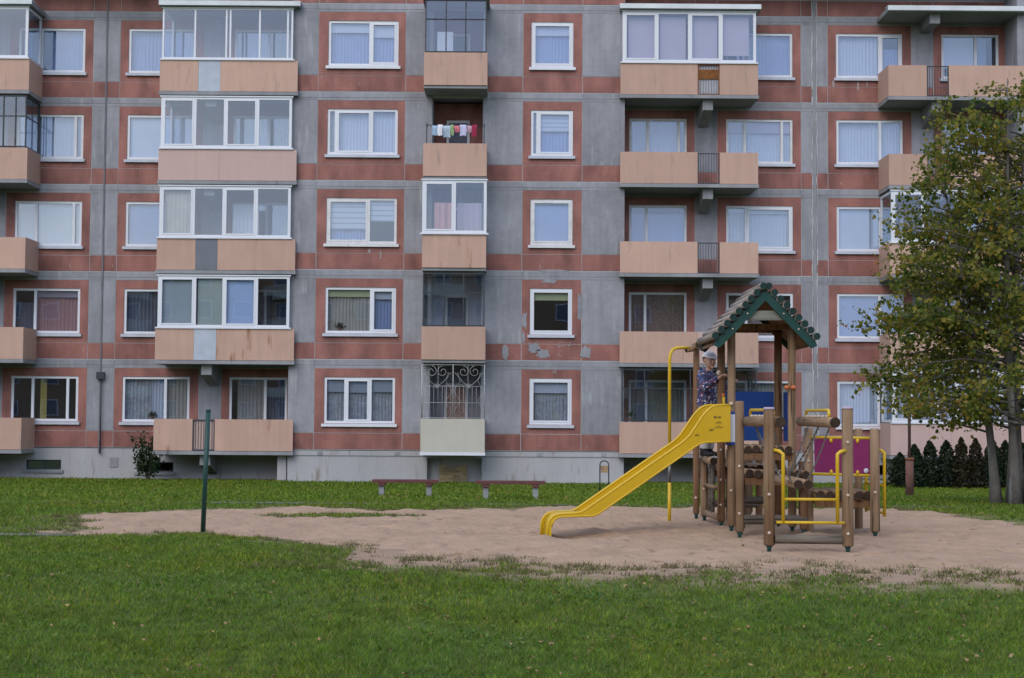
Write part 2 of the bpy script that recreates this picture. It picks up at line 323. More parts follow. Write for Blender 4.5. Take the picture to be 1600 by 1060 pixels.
# sand, a trodden sheet whose rim dips under the turf
sx = np.arange(-6.6, 11, 0.05); sy = np.arange(13.2, 25.2, 0.05); X, Y = np.meshgrid(sx, sy)
S = sdf(X.ravel(), Y.ravel()).reshape(X.shape)
bump_ = (fbm(X, Y, 2.2) - 0.5) * 0.05 + (fbm(X + 9, Y + 5, 6.0) - 0.5) * 0.045 + (vnoise(X * 1.0, Y * 1.0, 9.0) - 0.5) * 0.03
Z = G(Y) + np.clip(S * 0.07, -0.06, 0.03) + np.where(S > 0, np.clip(S, 0, 0.5) * 2 * bump_, 0)
def near(px, py, r, dep):
    i0, i1 = np.searchsorted(sx, (px - 3 * r, px + 3 * r)); j0, j1 = np.searchsorted(sy, (py - 3 * r, py + 3 * r))
    w_ = (slice(j0, j1), slice(i0, i1)); Z[w_] -= dep * np.exp(-((X[w_] - px) ** 2 + (Y[w_] - py) ** 2) / r ** 2)
for k in range(1500):          # footprints
    px, py = rnd.uniform(-5.4, 8), rnd.uniform(14.3, 24); near(px, py, rnd.uniform(.05, .12), rnd.uniform(.012, .040))
near(.75, 18.3, 0.55, 0.085); near(2.2, 20.8, .5, .03)
me = bpy.data.meshes.new('sand_pit'); ny, nx = X.shape; idx = np.arange(nx * ny).reshape(ny, nx)
keep = (np.maximum.reduce([S[:-1, :-1], S[:-1, 1:], S[1:, 1:], S[1:, :-1]]) > -0.35)
quads = np.stack([idx[:-1, :-1], idx[:-1, 1:], idx[1:, 1:], idx[1:, :-1]], -1)[keep]
me.from_pydata(np.stack([X, Y, Z], -1).reshape(-1, 3).tolist(), [], quads.tolist())
bm = bmesh.new(); bm.from_mesh(me); bmesh.ops.delete(bm, geom=[v for v in bm.verts if not v.link_faces], context='VERTS'); bm.to_mesh(me); bm.free()
me.polygons.foreach_set('use_smooth', [True] * len(me.polygons))
me.materials.append(mat('sand', (0.375, 0.255, 0.170), 0.95, 0.15, 1.3, 30, bump=1.0, bscale=16, stain=(0.235, 0.155, 0.10), stain_at=0.60))
sand = bpy.data.objects.new('sand_pit', me); col.objects.link(sand); tag(sand, 'trodden pinkish sand under and around the playground', 'sand', kind='structure')

# paved path just past the sand, sunk in the grass
def strip(name, pts, w, label):
    ms = Mesh(); vs = []
    for i, (x, y) in enumerate(pts):
        for s_ in (-1, 1):
            yy = y + s_ * w / 2; vs.append((x, yy, Gz(yy) + 0.012))
    ms.add(vs, [(2 * i, 2 * i + 2, 2 * i + 3, 2 * i + 1) for i in range(len(pts) - 1)])
    o = ms.build(name, M['pathm']); tag(o, label, 'path', kind='structure'); return o
M['pathm'] = mat('path_concrete', (0.15, 0.14, 0.135), 0.9, 0.12, 2, 20, bump=0.2)
strip('path', [(-30 + i * 1.0, 25.0 + 0.02 * (-30 + i) + 0.05 * math.sin(i)) for i in range(66)], 0.7, 'narrow grey path running past the back of the sand')
strip('path', [(-16 + i * 0.5, 17.7 + 0.05 * math.sin(i * 0.7)) for i in range(23)], 0.32, 'thin grey path edge meeting the left tip of the sand')

# grass blades
def grass(name, regions, m, lab):
    Vs, Fs, base = [], [], 0
    rs = np.random.RandomState(11)
    for (y0, y1, dens, hh, ww) in regions:
        hx = 0.36; area = 0.5 * (y1 * y1 - y0 * y0) * 2 * hx + 2 * 0.8 * (y1 - y0)
        n = int(area * dens)
        y = np.sqrt(rs.rand(n) * (y1 * y1 - y0 * y0) + y0 * y0); x = (rs.rand(n) * 2 - 1) * (y * hx + 0.8)
        s = sdf(x, y)
        near_right = (x > -1.6) & (y < 17)
        cl = (fbm(x + 70, y + 3, 2.6) - .5) * 1.5 + (fbm(x + 7, y + 33, 8.0) - .5) * .8
        p = np.where(near_right, np.clip((-s + cl * 1.5 - .75) / .8, 0, 1) + np.clip((-s - 1.5) / .6, 0, 1) + np.where((s < .55) & (cl > .26), .30, 0), np.clip((-s + cl * .35) / 0.35, 0, 1)); p = np.clip(p, 0, 1)
        p = p * np.clip(0.45 + 1.2 * fbm(x, y, 0.9), 0, 1)
        onp = (np.abs(y - (25.0 + 0.02 * x)) < 0.32) & (((x > -4.9) & (x < -3.3)) | ((x > 6.3) & (x < 7.3)))
        p = np.where(onp, 0.06, p)
        p = np.where((np.abs(y - 17.7) < 0.12) & (x < -4.7), 0.12, p)
        p = np.where((y > 46.9) & (x > -6.8) & (x < 3.6), 0, p)
        k = rs.rand(n) < p; x, y, s = x[k], y[k], s[k]; n = len(x)
        clump = 0.35 + 0.75 * fbm(x + 50, y + 20, 1.7) + .75 * fbm(x + 5, y + 80, 7.5) ** 1.3
        h = hh * (0.55 + 0.8 * rs.rand(n)) * clump * np.where(s > -0.5, 0.75, 1.0); w = ww * (0.6 + 0.8 * rs.rand(n))
        th = rs.rand(n) * 2 * np.pi; lean = (.25 + rs.rand(n) * 1.15) * h; la = rs.rand(n) * 2 * np.pi
        z = G(y) - 0.004
        dx, dy = np.cos(th) * w / 2, np.sin(th) * w / 2; lx, ly = np.cos(la) * lean, np.sin(la) * lean
        v = np.empty((n, 5, 3))
        v[:, 0] = np.stack([x - dx, y - dy, z], -1); v[:, 1] = np.stack([x + dx, y + dy, z], -1)
        v[:, 2] = np.stack([x + lx * .4 - dx * .8, y + ly * .4 - dy * .8, z + h * .6], -1); v[:, 3] = np.stack([x + lx * .4 + dx * .8, y + ly * .4 + dy * .8, z + h * .6], -1)
        v[:, 4] = np.stack([x + lx, y + ly, z + h], -1)
        Vs.append(v.reshape(-1, 3)); i5 = base + np.arange(n)[:, None] * 5
        Fs.append(np.concatenate([i5 + np.array([[0, 1, 3]]), i5 + np.array([[0, 3, 2]]), i5 + np.array([[2, 3, 4]])], 0)); base += n * 5
    V = np.concatenate(Vs); F = np.concatenate(Fs)
    me = bpy.data.meshes.new(name); me.vertices.add(len(V)); me.vertices.foreach_set('co', V.ravel().astype(np.float32))
    me.loops.add(len(F) * 3); me.loops.foreach_set('vertex_index', F.ravel().astype(np.int32))
    me.polygons.add(len(F)); me.polygons.foreach_set('loop_start', (np.arange(len(F)) * 3).astype(np.int32)); me.polygons.foreach_set('loop_total', np.full(len(F), 3, np.int32))
    me.update(); me.materials.append(m)
    o = bpy.data.objects.new(name, me); col.objects.link(o); tag(o, lab, 'grass', kind='stuff'); return o
def grass_mat():
    m = bpy.data.materials.new('grass_blades'); m.use_nodes = True; t = m.node_tree; N = t.nodes; Lk = t.links
    b = N['Principled BSDF']; b.inputs['Roughness'].default_value = 0.55; b.inputs['Specular IOR Level'].default_value = 0.25
    g = N.new('ShaderNodeNewGeometry')
    r_ = N.new('ShaderNodeValToRGB'); e = r_.color_ramp.elements; e[0].position = 0.0; e[0].color = (0.046, 0.100, 0.007, 1); e[1].position = 1.0; e[1].color = (0.24, 0.20, 0.075, 1)
    for p_, c_ in ((0.45, (0.078, 0.160, 0.010, 1)), (0.85, (0.135, 0.205, 0.020, 1)), (0.95, (0.17, 0.17, 0.06, 1))):
        q = e.new(p_); q.color = c_
    Lk.new(g.outputs['Random Per Island'], r_.inputs[0])
    n1 = N.new('ShaderNodeTexNoise'); n1.inputs['Scale'].default_value = 0.55; n1.inputs['Detail'].default_value = 5; Lk.new(g.outputs['Position'], n1.inputs['Vector'])
    mr = N.new('ShaderNodeMapRange'); mr.inputs[1].default_value = 0.35; mr.inputs[2].default_value = 0.68; Lk.new(n1.outputs['Fac'], mr.inputs[0])
    mixn = N.new('ShaderNodeMixRGB'); mixn.blend_type = 'MULTIPLY'; mixn.inputs[2].default_value = (1.45, 1.10, 0.85, 1); Lk.new(mr.outputs[0], mixn.inputs[0]); Lk.new(r_.outputs[0], mixn.inputs[1])
    n2 = N.new('ShaderNodeTexNoise'); n2.inputs['Scale'].default_value = 7.0; n2.inputs['Detail'].default_value = 4; Lk.new(g.outputs['Position'], n2.inputs['Vector'])
    mr2 = N.new('ShaderNodeMapRange'); mr2.inputs[1].default_value = 0.32; mr2.inputs[2].default_value = 0.68; mr2.inputs[3].default_value = 0.72; mr2.inputs[4].default_value = 1.75; Lk.new(n2.outputs['Fac'], mr2.inputs[0])
    a = N.new('ShaderNodeVectorMath'); a.operation = 'SCALE'; Lk.new(mr2.outputs[0], a.inputs['Scale']); Lk.new(mixn.outputs[0], a.inputs[0])
    Lk.new(a.outputs[0], b.inputs['Base Color'])
    tr = N.new('ShaderNodeBsdfTranslucent'); Lk.new(a.outputs[0], tr.inputs[0]); ms = N.new('ShaderNodeMixShader'); ms.inputs[0].default_value = 0.3
    Lk.new(b.outputs[0], ms.inputs[1]); Lk.new(tr.outputs[0], ms.inputs[2]); Lk.new(ms.outputs[0], N['Material Output'].inputs[0])
    return m
M['grass'] = grass_mat()
grass('grass', [(8.4, 12, 4200, .034, .0046), (12, 18.4, 2200, .038, .0065), (18.4, 27, 700, .046, .011), (27, 48, 210, .060, .024)], M['grass'], 'short uneven grass blades of the lawn around the sand')

def dry_tufts():
    rs = np.random.RandomState(5); n = 9000; x = rs.uniform(-6.2, 6.6, n); y = rs.uniform(13.2, 24.6, n); sdv = sdf(x, y)
    front = (y < 17.2) & (x > -2.4)
    k = (sdv < np.where(front, .55, .15)) & (sdv > np.where(front, -1.7, -.3)) & (fbm(x + 70, y + 3, 2.6) + .5 * fbm(x, y, 9.0) > np.where(sdv > -.1, .83, .64)); x, y, sdv = x[k], y[k], sdv[k]
    ms = Mesh()
    for px_, py_ in zip(x, y):
        nb = rs.randint(9, 22); z = Gz(py_)
        for _ in range(nb):
            bx_, by_ = px_ + rs.randn() * .035, py_ + rs.randn() * .035; a_ = rs.rand() * 6.28; h_ = rs.uniform(.02, .06); l_ = rs.uniform(.2, 1.2) * h_; w_ = .0045; d_ = rs.rand() * 6.28
            ms.add([(bx_ - math.cos(d_) * w_, by_ - math.sin(d_) * w_, z), (bx_ + math.cos(d_) * w_, by_ + math.sin(d_) * w_, z), (bx_ + math.cos(a_) * l_, by_ + math.sin(a_) * l_, z + h_)], [(0, 1, 2)])
    me = bpy.data.meshes.new('dry_grass'); me.from_pydata(ms.v, [], ms.f); me.materials.append(mat('dry_grass', (.135, .125, .055), .8, .15, 2, island=.6)); o = bpy.data.objects.new('dry_grass', me); col.objects.link(o); tag(o, 'thin dry grass tufts along the rim of the sand', 'grass', kind='stuff')
dry_tufts()

# fallen leaves on the lawn
lv = Mesh()
for k in range(620):
    y = math.sqrt(rnd.uniform(9.2 ** 2, 30 ** 2)) if k % 2 else rnd.uniform(9.3, 15); x = rnd.uniform(-1, 1) * (0.36 * y + .3)
    if rnd.random() < .4: x = abs(x)
    if float(sdf(np.array([x]), np.array([y]))[0]) > -0.1 and rnd.random() < .55: continue
    z = Gz(y) + rnd.uniform(.025, .05); r = rnd.uniform(.010, .027); a = rnd.uniform(0, 6.28)
    pts = []
    for i in range(6):
        t = a + i * math.pi / 3; rr = r * (1.0 if i % 3 == 0 else .62); pts.append((x + math.cos(t) * rr, y + math.sin(t) * rr, z + rnd.uniform(-.012, .012)))
    lv.add(pts, [(0, 1, 2, 3), (0, 3, 4, 5)])
o = lv.build('fallen_leaves', mat('fallen_leaf', (0.24, 0.16, 0.075), 0.7, 0.15, 4, island=0.5)); tag(o, 'small yellow and brown leaves scattered over the lawn', 'leaves', kind='stuff')

# ------------------------------------------------------------------ apartment building
YF, YB = 47.2, 48.41                       # front face of the projecting bay, face of the set-back wall
SL, SR = -12.98, 9.79                      # the two panel seams
CL, CR = -6.83, 3.60                       # corners of the projecting bay
ROW = [None] + [11.484 - 2.8 * k for k in range(5)]      # foot of each storey, top floor first
GROUND = -0.72
bld = empty('apartment_building', (0, 48, GROUND)); tag(bld, 'five storey grey concrete and red tile apartment block with peach balconies', 'building')
BO = Vector((0, -48, -GROUND))             # building-local offset: parts are drawn in world metres
def bpart(ms, name, m, parent=None):
    p = parent or bld
    o = ms.build(name, m, p)
    o.location = BO if p is bld else (0, 0, 0)
    return o

def wall_holes(x0, x1, z0, z1, holes, yf, yb):
    """front sheet with rectangular openings and their reveals"""
    ms = Mesh()
    gx = sorted({x0, x1, *[h[0] for h in holes], *[h[1] for h in holes]}); gz = sorted({z0, z1, *[h[2] for h in holes], *[h[3] for h in holes]})
    for i in range(len(gx) - 1):
        for j in range(len(gz) - 1):
            cx, cz = (gx[i] + gx[i + 1]) / 2, (gz[j] + gz[j + 1]) / 2
            if any(h[0] < cx < h[1] and h[2] < cz < h[3] for h in holes): continue
            ms.add([(gx[i], yf, gz[j]), (gx[i + 1], yf, gz[j]), (gx[i + 1], yf, gz[j + 1]), (gx[i], yf, gz[j + 1])], [(0, 1, 2, 3)])
    for a, b, c_, d in holes:
        ms.add([(a, yf, c_), (b, yf, c_), (b, yf, d), (a, yf, d), (a, yb, c_), (b, yb, c_), (b, yb, d), (a, yb, d)], [(0, 1, 5, 4), (1, 2, 6, 5), (2, 3, 7, 6), (3, 0, 4, 7)])
    return ms

# --- pieces of cladding
def clad(x0, x1, z0, z1, yf, name, m, th=0.012, gap=0.009):
    j = rnd.uniform(-0.003, 0.003)
    bpart(bx(x0 + gap, x1 - gap, yf - th + j, yf - 0.001, z0 + gap, z1 - gap), name, m)
def surround(x0, x1, z0, z1, w0, w1, v0, v1, yf, m):
    g = 0.009; a, b, c_, d = x0 + g, x1 - g, z0 + g, z1 - g; th = 0.012; ms = Mesh(); y0 = yf - th + rnd.uniform(-.003, .003); y1 = yf - .001
    for q in ((a, b, c_, v0), (a, b, v1, d), (a, w0, v0, v1), (w1, b, v0, v1)): ms.box(q[0], q[1], y0, y1, q[2], q[3])
    bpart(ms, 'tile_surround', m)

WZ0, WZ1 = 0.82, 2.26
def clad_storey(zb, yf, columns, tile_only=False):
    """columns: (x0, x1, None) plain concrete or (x0, x1, (w0, w1)) window in a tile surround"""
    for x0, x1, w in columns:
        clad(x0, x1, zb + 0.012, zb + 0.53, yf, 'tile_band', M['tile'])
        clad(x0, x1, zb + 2.62, zb + 2.8, yf, 'concrete_band', M['concrete'], th=0.018, gap=0.004)
        clad(x0, x1, zb + 2.535, zb + 2.62, yf, 'concrete_strip', M['concrete'], gap=0.004)
        if w is None: clad(x0, x1, zb + 0.53, zb + 2.535, yf, 'concrete_panel', M['concrete'], gap=0.006)
        else: surround(x0, x1, zb + 0.53, zb + 2.535, w[0], w[1], zb + WZ0, zb + WZ1, yf, M['tile'])

def half(seam, s):
    """columns of the set-back wall on one side of a seam (s = 1 to the right, -1 to the left)"""
    out = []
    for a, b, w in ((0.0, 0.43, None), (0.43, 3.13, (0.70, 2.84)), (3.13, 3.84, None), (3.84, 6.15, (4.10, 5.95))):
        q = sorted((seam + s * a, seam + s * b)); ww = tuple(sorted((seam + s * w[0], seam + s * w[1]))) if w else None
        out.append((q[0], q[1], ww))
    return out
BACK = half(SL, -1) + half(SL, 1) + half(SR, -1) + half(SR, 1)
FRONT = [(CL, -6.02, None), (-6.02, -3.28, (-5.71, -3.51)), (-3.28, -2.43, None), (-0.84, 0.40, None), (0.40, 2.27, (0.66, 1.98)), (2.27, CR, None)]
for r in range(1, 6):
    clad_storey(ROW[r], YB, BACK); clad_storey(ROW[r], YF, FRONT)
TOPZ = ROW[1] + 2.8
for cols, yf in ((BACK, YB), (FRONT, YF)):
    for x0, x1, w in cols:
        clad(x0, x1, TOPZ + 0.012, TOPZ + 0.53, yf, 'tile_band', M['tile']); clad(x0, x1, TOPZ + 0.53, TOPZ + 0.85, yf, 'concrete_band', M['concrete'])
clad(-2.43, -0.84, TOPZ + 0.012, TOPZ + 0.53, YF, 'tile_band', M['tile']); clad(-2.43, -0.84, TOPZ + 0.53, TOPZ + 0.85, YF, 'concrete_band', M['concrete'])
# --- backing walls
def holes_for(cols): return [(w[0], w[1], ROW[r] + WZ0, ROW[r] + WZ1) for r in range(1, 6) for _, _, w in cols if w]
LG = [(-2.43, -0.84, ROW[r] + 0.02, ROW[r] + 2.66) for r in range(1, 6)]
bottom = ROW[5]
bpart(wall_holes(SL - 6.15, CL, bottom, TOPZ + 0.85, holes_for(half(SL, -1) + half(SL, 1)), YB, YB + 0.30), 'wall', M['joint'])
bpart(wall_holes(CR, SR + 6.15, bottom, TOPZ + 0.85, holes_for(half(SR, -1) + half(SR, 1)), YB, YB + 0.30), 'wall', M['joint'])
bpart(wall_holes(CL, CR, bottom, TOPZ + 0.85, holes_for(FRONT) + LG, YF, YF + 0.25), 'wall', M['joint'])
for x0, x1 in ((CL, CL + 0.22), (CR - 0.22, CR)):
    bpart(bx(x0, x1, YF + 0.26, YB + 0.1, bottom, TOPZ + 0.85), 'return_wall', M['concrete'])
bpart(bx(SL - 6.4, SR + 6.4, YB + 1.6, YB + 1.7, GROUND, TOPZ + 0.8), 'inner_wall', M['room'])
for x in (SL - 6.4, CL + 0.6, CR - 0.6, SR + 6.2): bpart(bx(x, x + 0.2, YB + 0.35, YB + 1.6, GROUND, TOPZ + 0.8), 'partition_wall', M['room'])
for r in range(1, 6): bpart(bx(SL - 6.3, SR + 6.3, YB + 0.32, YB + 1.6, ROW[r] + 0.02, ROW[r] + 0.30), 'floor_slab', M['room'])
bpart(bx(SL - 6.6, SR + 6.6, YF + 0.02, YB + 11, TOPZ + 0.86, TOPZ + 0.98), 'roof', M['slab'])
bpart(bx(SL - 6.4, SR + 6.4, YB + 10.6, YB + 10.9, GROUND, TOPZ + 0.85), 'rear_wall', M['concrete'])
# the neighbouring projecting bays, cut off by the picture
for x0, x1, s in ((SL - 6.15 - 10.4, SL - 6.15, -1), (SR + 6.15, SR + 16.5, 1)):
    bpart(bx(x0, x1, YF, YB + 10.8, GROUND, TOPZ + 0.85), 'bay_wall', M['concrete'])
    for r in range(1, 6): clad(x0, x1, ROW[r] + .012, ROW[r] + .53, YF, 'tile_band', M['tile'])

# seams: sealed joint on the right, dark open one on the left
ms = Mesh()
n = 56
for i in range(n):
    z0 = 0.3 + i * (TOPZ + .5 - 0.3) / n; z1 = 0.3 + (i + 1) * (TOPZ + .5 - 0.3) / n
    for s_ in (-1, 1):
        w = rnd.uniform(.012, .042); c_ = SR + s_ * .075 + rnd.uniform(-.012, .012); ms.box(c_ - w / 2, c_ + w / 2, YB - .034, YB - .02, z0, z1)
bpart(ms, 'sealant', mat('sealant', (.46, .46, .49), .9, .2, 5))
bpart(bx(SR - .05, SR + .05, YB - .028, YB - .016, .3, TOPZ + .5), 'joint_cover', M['slab'])
bpart(bx(SL - .025, SL + .025, YB - .042, YB - .02, .1, TOPZ + .5), 'joint_cover', mat('dark_seam', (0.17, 0.17, 0.19), .9, .2, 3))
pp = Mesh().tube([(SL + .05, YB - .10, 2.5), (SL + .05, YB - .10, .1)], .022, 8).box(SL - .10, SL + .14, YB - .16, YB - .03, 2.45, 2.68)
bpart(pp, 'cable_pipe', M['darkmetal'])

# bare plaster where tiles have dropped off
def patch(x0, x1, z0, z1, m='concrete', y=YF, name='plaster_patch'):
    n = 26; cx, cz = (x0 + x1) / 2, (z0 + z1) / 2; pts = []
    for i in range(n):
        t = 2 * math.pi * i / n; k = rnd.uniform(.62, 1.12); c_, s_ = math.cos(t), math.sin(t); e = 0.55
        pts.append((cx + (x1 - x0) / 2 * k * math.copysign(abs(c_) ** e, c_), cz + (z1 - z0) / 2 * k * math.copysign(abs(s_) ** e, s_)))
    bpart(Mesh().prism(pts, 'y', y - .022, y - .006), name, M[m])
for q in ((.60, .98, 3.34, 3.66), (.86, 1.30, 3.17, 3.46), (-.22, .02, 3.10, 3.58), (2.24, 2.56, 3.12, 3.58), (.40, .58, 4.05, 4.62), (2.13, 2.29, 4.35, 5.2), (.41, .52, 3.62, 4.0), (1.0, 1.5, 5.50, 5.64), (.9, 1.9, 5.86, 5.93)): patch(*q)
for k in range(30):
    x_ = rnd.uniform(1.36, 1.95) if k < 20 else rnd.uniform(1.34, 1.52); z_ = rnd.choice((3.60, 3.60, 3.26)) + rnd.gauss(0, .055) if k < 20 else rnd.uniform(2.48, 2.98); w_ = rnd.uniform(.02, .06); h_ = rnd.uniform(.02, .075)
    patch(x_ - w_ / 2, x_ + w_ / 2, z_ - h_ / 2, z_ + h_ / 2, m='lime', name='paint_residue')
for q in ((11.17, 11.23, 11.85, 12.22), (11.46, 11.51, 11.98, 12.2), (10.37, 10.44, 12.0, 12.25), (11.97, 12.02, 8.85, 9.3)): patch(*q, m='lime', y=YB, name='lime_streak')
for q in ((-4.40, -4.30, 6.38, 6.55), (-4.02, -3.97, 6.2, 6.5)): patch(*q, m='lime', name='lime_streak')

# --- windows
def curtain_mesh(x0, x1, z0, z1, y, pitch=0.11, depth=0.025):
    n = max(6, int((x1 - x0) / pitch * 6)); ms = Mesh(); vs = []; ph = rnd.uniform(0, 6)
    for i in range(n + 1):
        x = x0 + (x1 - x0) * i / n; yy = y + depth * math.sin(ph + 2 * math.pi * (x - x0) / pitch + 1.3 * math.sin(5.1 * x)) + depth * .5 * math.sin(9.7 * x + ph)
        vs += [(x, yy, z0), (x, yy * 1.0 + (y - yy) * .35, z1)]
    return ms.add(vs, [(2 * i, 2 * i + 2, 2 * i + 3, 2 * i + 1) for i in range(n)], 0, True)
def window(x0, x1, zb, yf, spec, z0=None, z1=None, parent=None, glass='glass', sill=True):
    """one window: frame mesh with panes, coverings and a sill under it"""
    z0 = zb + WZ0 if z0 is None else z0; z1 = zb + WZ1 if z1 is None else z1
    a, b = x0 + .004, x1 - .004; c_, d = z0 + .004, z1 - .004; y0, y1 = yf + .015, yf + .085; w = .075
    fm = M[spec.get('frame', 'pvc')]; ms = Mesh()
    ms.box(a, a + w, y0, y1, c_, d).box(b - w, b, y0, y1, c_, d).box(a + w, b - w, y0, y1, d - w, d).box(a + w, b - w, y0, y1, c_, c_ + w)
    cuts = [a + w] + [a + (b - a) * q for q in spec.get('div', [])] + [b - w]
    mw_ = .085
    for q in cuts[1:-1]: ms.box(q - mw_ / 2, q + mw_ / 2, y0 - .003, y1, c_ + w, d - w)
    panes = []
    for i in range(len(cuts) - 1):
        p0 = cuts[i] + (mw_ / 2 if i else 0); p1 = cuts[i + 1] - (mw_ / 2 if i < len(cuts) - 2 else 0)
        if i in spec.get('sash', []):
            s_ = .05; ms.box(p0, p0 + s_, y0 - .012, y1 - .01, c_ + w, d - w).box(p1 - s_, p1, y0 - .012, y1 - .01, c_ + w, d - w).box(p0 + s_, p1 - s_, y0 - .012, y1 - .01, d - w - s_, d - w).box(p0 + s_, p1 - s_, y0 - .012, y1 - .01, c_ + w, c_ + w + s_)
            panes.append((p0 + s_, p1 - s_, c_ + w + s_, d - w - s_))
        else: panes.append((p0, p1, c_ + w, d - w))
    wo_ = bpart(ms, 'window', fm, parent)
    kids = bld if parent is None else None
    def sub(m_, name, mt):
        o = m_.build(name, mt, wo_ if parent is None else parent); return o
    for i, (p0, p1, q0, q1) in enumerate(panes):
        sub(Mesh().add([(p0, y0 + .035, q0), (p1, y0 + .035, q0), (p1, y0 + .035, q1), (p0, y0 + .035, q1)], [(0, 1, 2, 3)]), 'pane', M[glass])
        cov = spec.get('cov', []); cv = cov[min(i, len(cov) - 1)] if cov else []
        for item in cv:
            kind = item[0]; mt = M[item[1]]; H = q1 - q0
            if kind == 'pleat':
                t1 = q1 - H * (item[2] if len(item) > 2 else 0); xa = p0 - .03 + (p1 - p0) * (item[3] if len(item) > 3 else 0); xb = p0 + .0 + (p1 - p0) * (item[4] if len(item) > 4 else 1) + .03
                sub(curtain_mesh(xa, xb, q0 - .03, t1 + .02, yf + .19), 'curtain', mt)
            elif kind == 'blind':
                sub(bx(p0 - .02, p1 + .02, yf + .115, yf + .120, q1 - H * item[2], q1 + .03), 'blind', mt)
            elif kind == 'zebra':
                zz = Mesh(); n_ = 5 if item[2] > .6 else 4; hz = H * item[2] / n_
                for k in range(n_): zz.box(p0 - .02, p1 + .02, yf + .115, yf + .120, q1 - (k + .80) * hz, q1 - k * hz)
                sub(zz, 'blind', mt); sub(bx(p0 - .02, p1 + .02, yf + .126, yf + .130, q1 - H * item[2], q1 + .02), 'blind_backing', M['c_grey'])
    if sill:
        sm = Mesh().box(x0 - .07, x1 + .07, yf - .095, yf + .012, z0 - .075, z0 - .010).box(x0 - .07, x1 + .07, yf - .105, yf - .096, z0 - .10, z0 - .012)
        sub(sm, 'sill', M[spec.get('sill', 'sill')])
    return wo_
P_ = lambda m, *a: ('pleat', m, *a)
B_ = lambda m, f: ('blind', m, f)
Zb_ = lambda f: ('zebra', 'c_white', f)
WA = {1: dict(div=[.60], cov=[[B_('c_white', .22), P_('c_blue', .2)], [B_('c_white', .32), P_('c_blue', .3)]], sash=[1], sill='pvc', frame='pvc'),
      2: dict(div=[.12, .63], cov=[[P_('c_lace')], [P_('c_white')], [P_('c_white')]], sash=[1]),
      3: dict(div=[.60], cov=[[Zb_(.72), P_('c_blue')], [Zb_(.5)]], frame='oldpaint', sill='oldpaint', sash=[0]),
      4: dict(div=[.65], cov=[[B_('c_green', .17), P_('c_cream', .1)], [B_('c_white', .2), P_('c_blue', .15)]], sash=[1]),
      5: dict(div=[.30, .65], cov=[[B_('c_grey', .30), P_('c_lace', .25)]], sash=[1], sill='pvc')}
WB = {1: dict(cov=[[B_('c_white', .24), P_('c_blue', .2)]], sash=[0], sill='pvc'), 2: dict(div=[.16], cov=[[P_('c_lace')], [Zb_(.45), P_('c_blue', .0)]], sash=[1]),
      3: dict(cov=[[B_('c_white', .06), B_('c_blue', .99)]], frame='oldpaint', sill='oldpaint', sash=[0]), 4: dict(cov=[[B_('c_green', .2)]], sash=[0]),  # third row: flat blue sheet stands for sky mirrored in the pane
      5: dict(cov=[[B_('c_white', .28), P_('c_lace', .2)]], sash=[0])}
L2 = {1: dict(div=[.35], cov=[[P_('c_white')], [P_('c_blue', 0, .22, 1)]]), 2: dict(div=[.3, .88], cov=[[P_('c_white')]], frame='oldpaint'), 3: dict(div=[.32, .88], cov=[[B_('c_white', .99)]]),
      4: dict(div=[.33], cov=[[P_('c_dark', .3)], [P_('c_pink'), B_('c_lilac', .16)]]), 5: dict(div=[.32, .84], cov=[[], [P_('c_yellow', 0, .18, .32)], []])}
L3 = {1: dict(div=[.66], cov=[[P_('c_blue')]]), 2: dict(div=[.66], cov=[[B_('c_white', .99)]]), 3: dict(div=[.66], cov=[[B_('c_blue', .99)]]), 4: dict(div=[.66], cov=[[P_('c_dark')]]), 5: dict(div=[.64], cov=[[P_('c_lace', 0, 0, .62), P_('c_white', 0, .66, 1)], [P_('c_cream')]])}  # third row: blue sheet paints a sky reflection into the window
L4 = {1: dict(div=[.6], cov=[[P_('c_blue')], []]), 2: dict(div=[.62], cov=[[P_('c_white')], [P_('c_lace', 0, .3, 1)]]), 3: dict(div=[.6], cov=[[P_('c_white')]]), 4: dict(div=[.6], cov=[[P_('c_lace')], []]), 5: dict(div=[.62], cov=[[P_('c_cream', 0, .18, 1)], [P_('c_dark', .2)]])}
R1 = {1: dict(div=[.3], cov=[[P_('c_white')]]), 2: dict(div=[.32, .86], cov=[[P_('c_white')]], frame='oldpaint'), 3: dict(div=[.30], cov=[[B_('c_white', .15), B_('c_blue', .95)]]), 4: dict(div=[.28], cov=[[P_('c_pat')]]), 5: dict(div=[.3], cov=[[P_('c_cream')]])}  # third row: pale blue sheet imitates sky reflected in the glass
R2 = {1: dict(div=[.3], cov=[[P_('c_blue')]]), 2: dict(div=[.28, .84], cov=[[B_('c_lilac', .28), P_('c_white', .2)]], frame='oldpaint'), 3: dict(div=[.30], cov=[[B_('c_white', .1), P_('c_white')]], sash=[1]), 4: dict(div=[.3], cov=[[P_('c_pat', .12)]]), 5: dict(div=[.3], cov=[[P_('c_cream')]])}
R3 = {1: dict(div=[.66], cov=[[P_('c_white')], [P_('c_blue', .3)]], sash=[1]), 2: dict(div=[.66], cov=[[P_('c_white')]]), 3: dict(div=[.66], cov=[[B_('c_white', .99)], []]), 4: dict(div=[.64], cov=[[B_('c_blue', .99)]]), 5: dict(div=[.62], cov=[[P_('c_white')], [P_('c_lace')]], sill='pvc')}  # fourth row: blue sheet stands in for a cloud reflection
R4 = {1: dict(div=[.6], cov=[[B_('c_white', .78)], [P_('c_blue', 0, 0, .5)]]), 2: dict(div=[.6], cov=[[P_('c_white')]]), 3: dict(div=[.6], cov=[[P_('c_white')]]), 4: dict(div=[.6], cov=[[P_('c_lace')]]), 5: dict(div=[.6], cov=[[P_('c_white')]])}
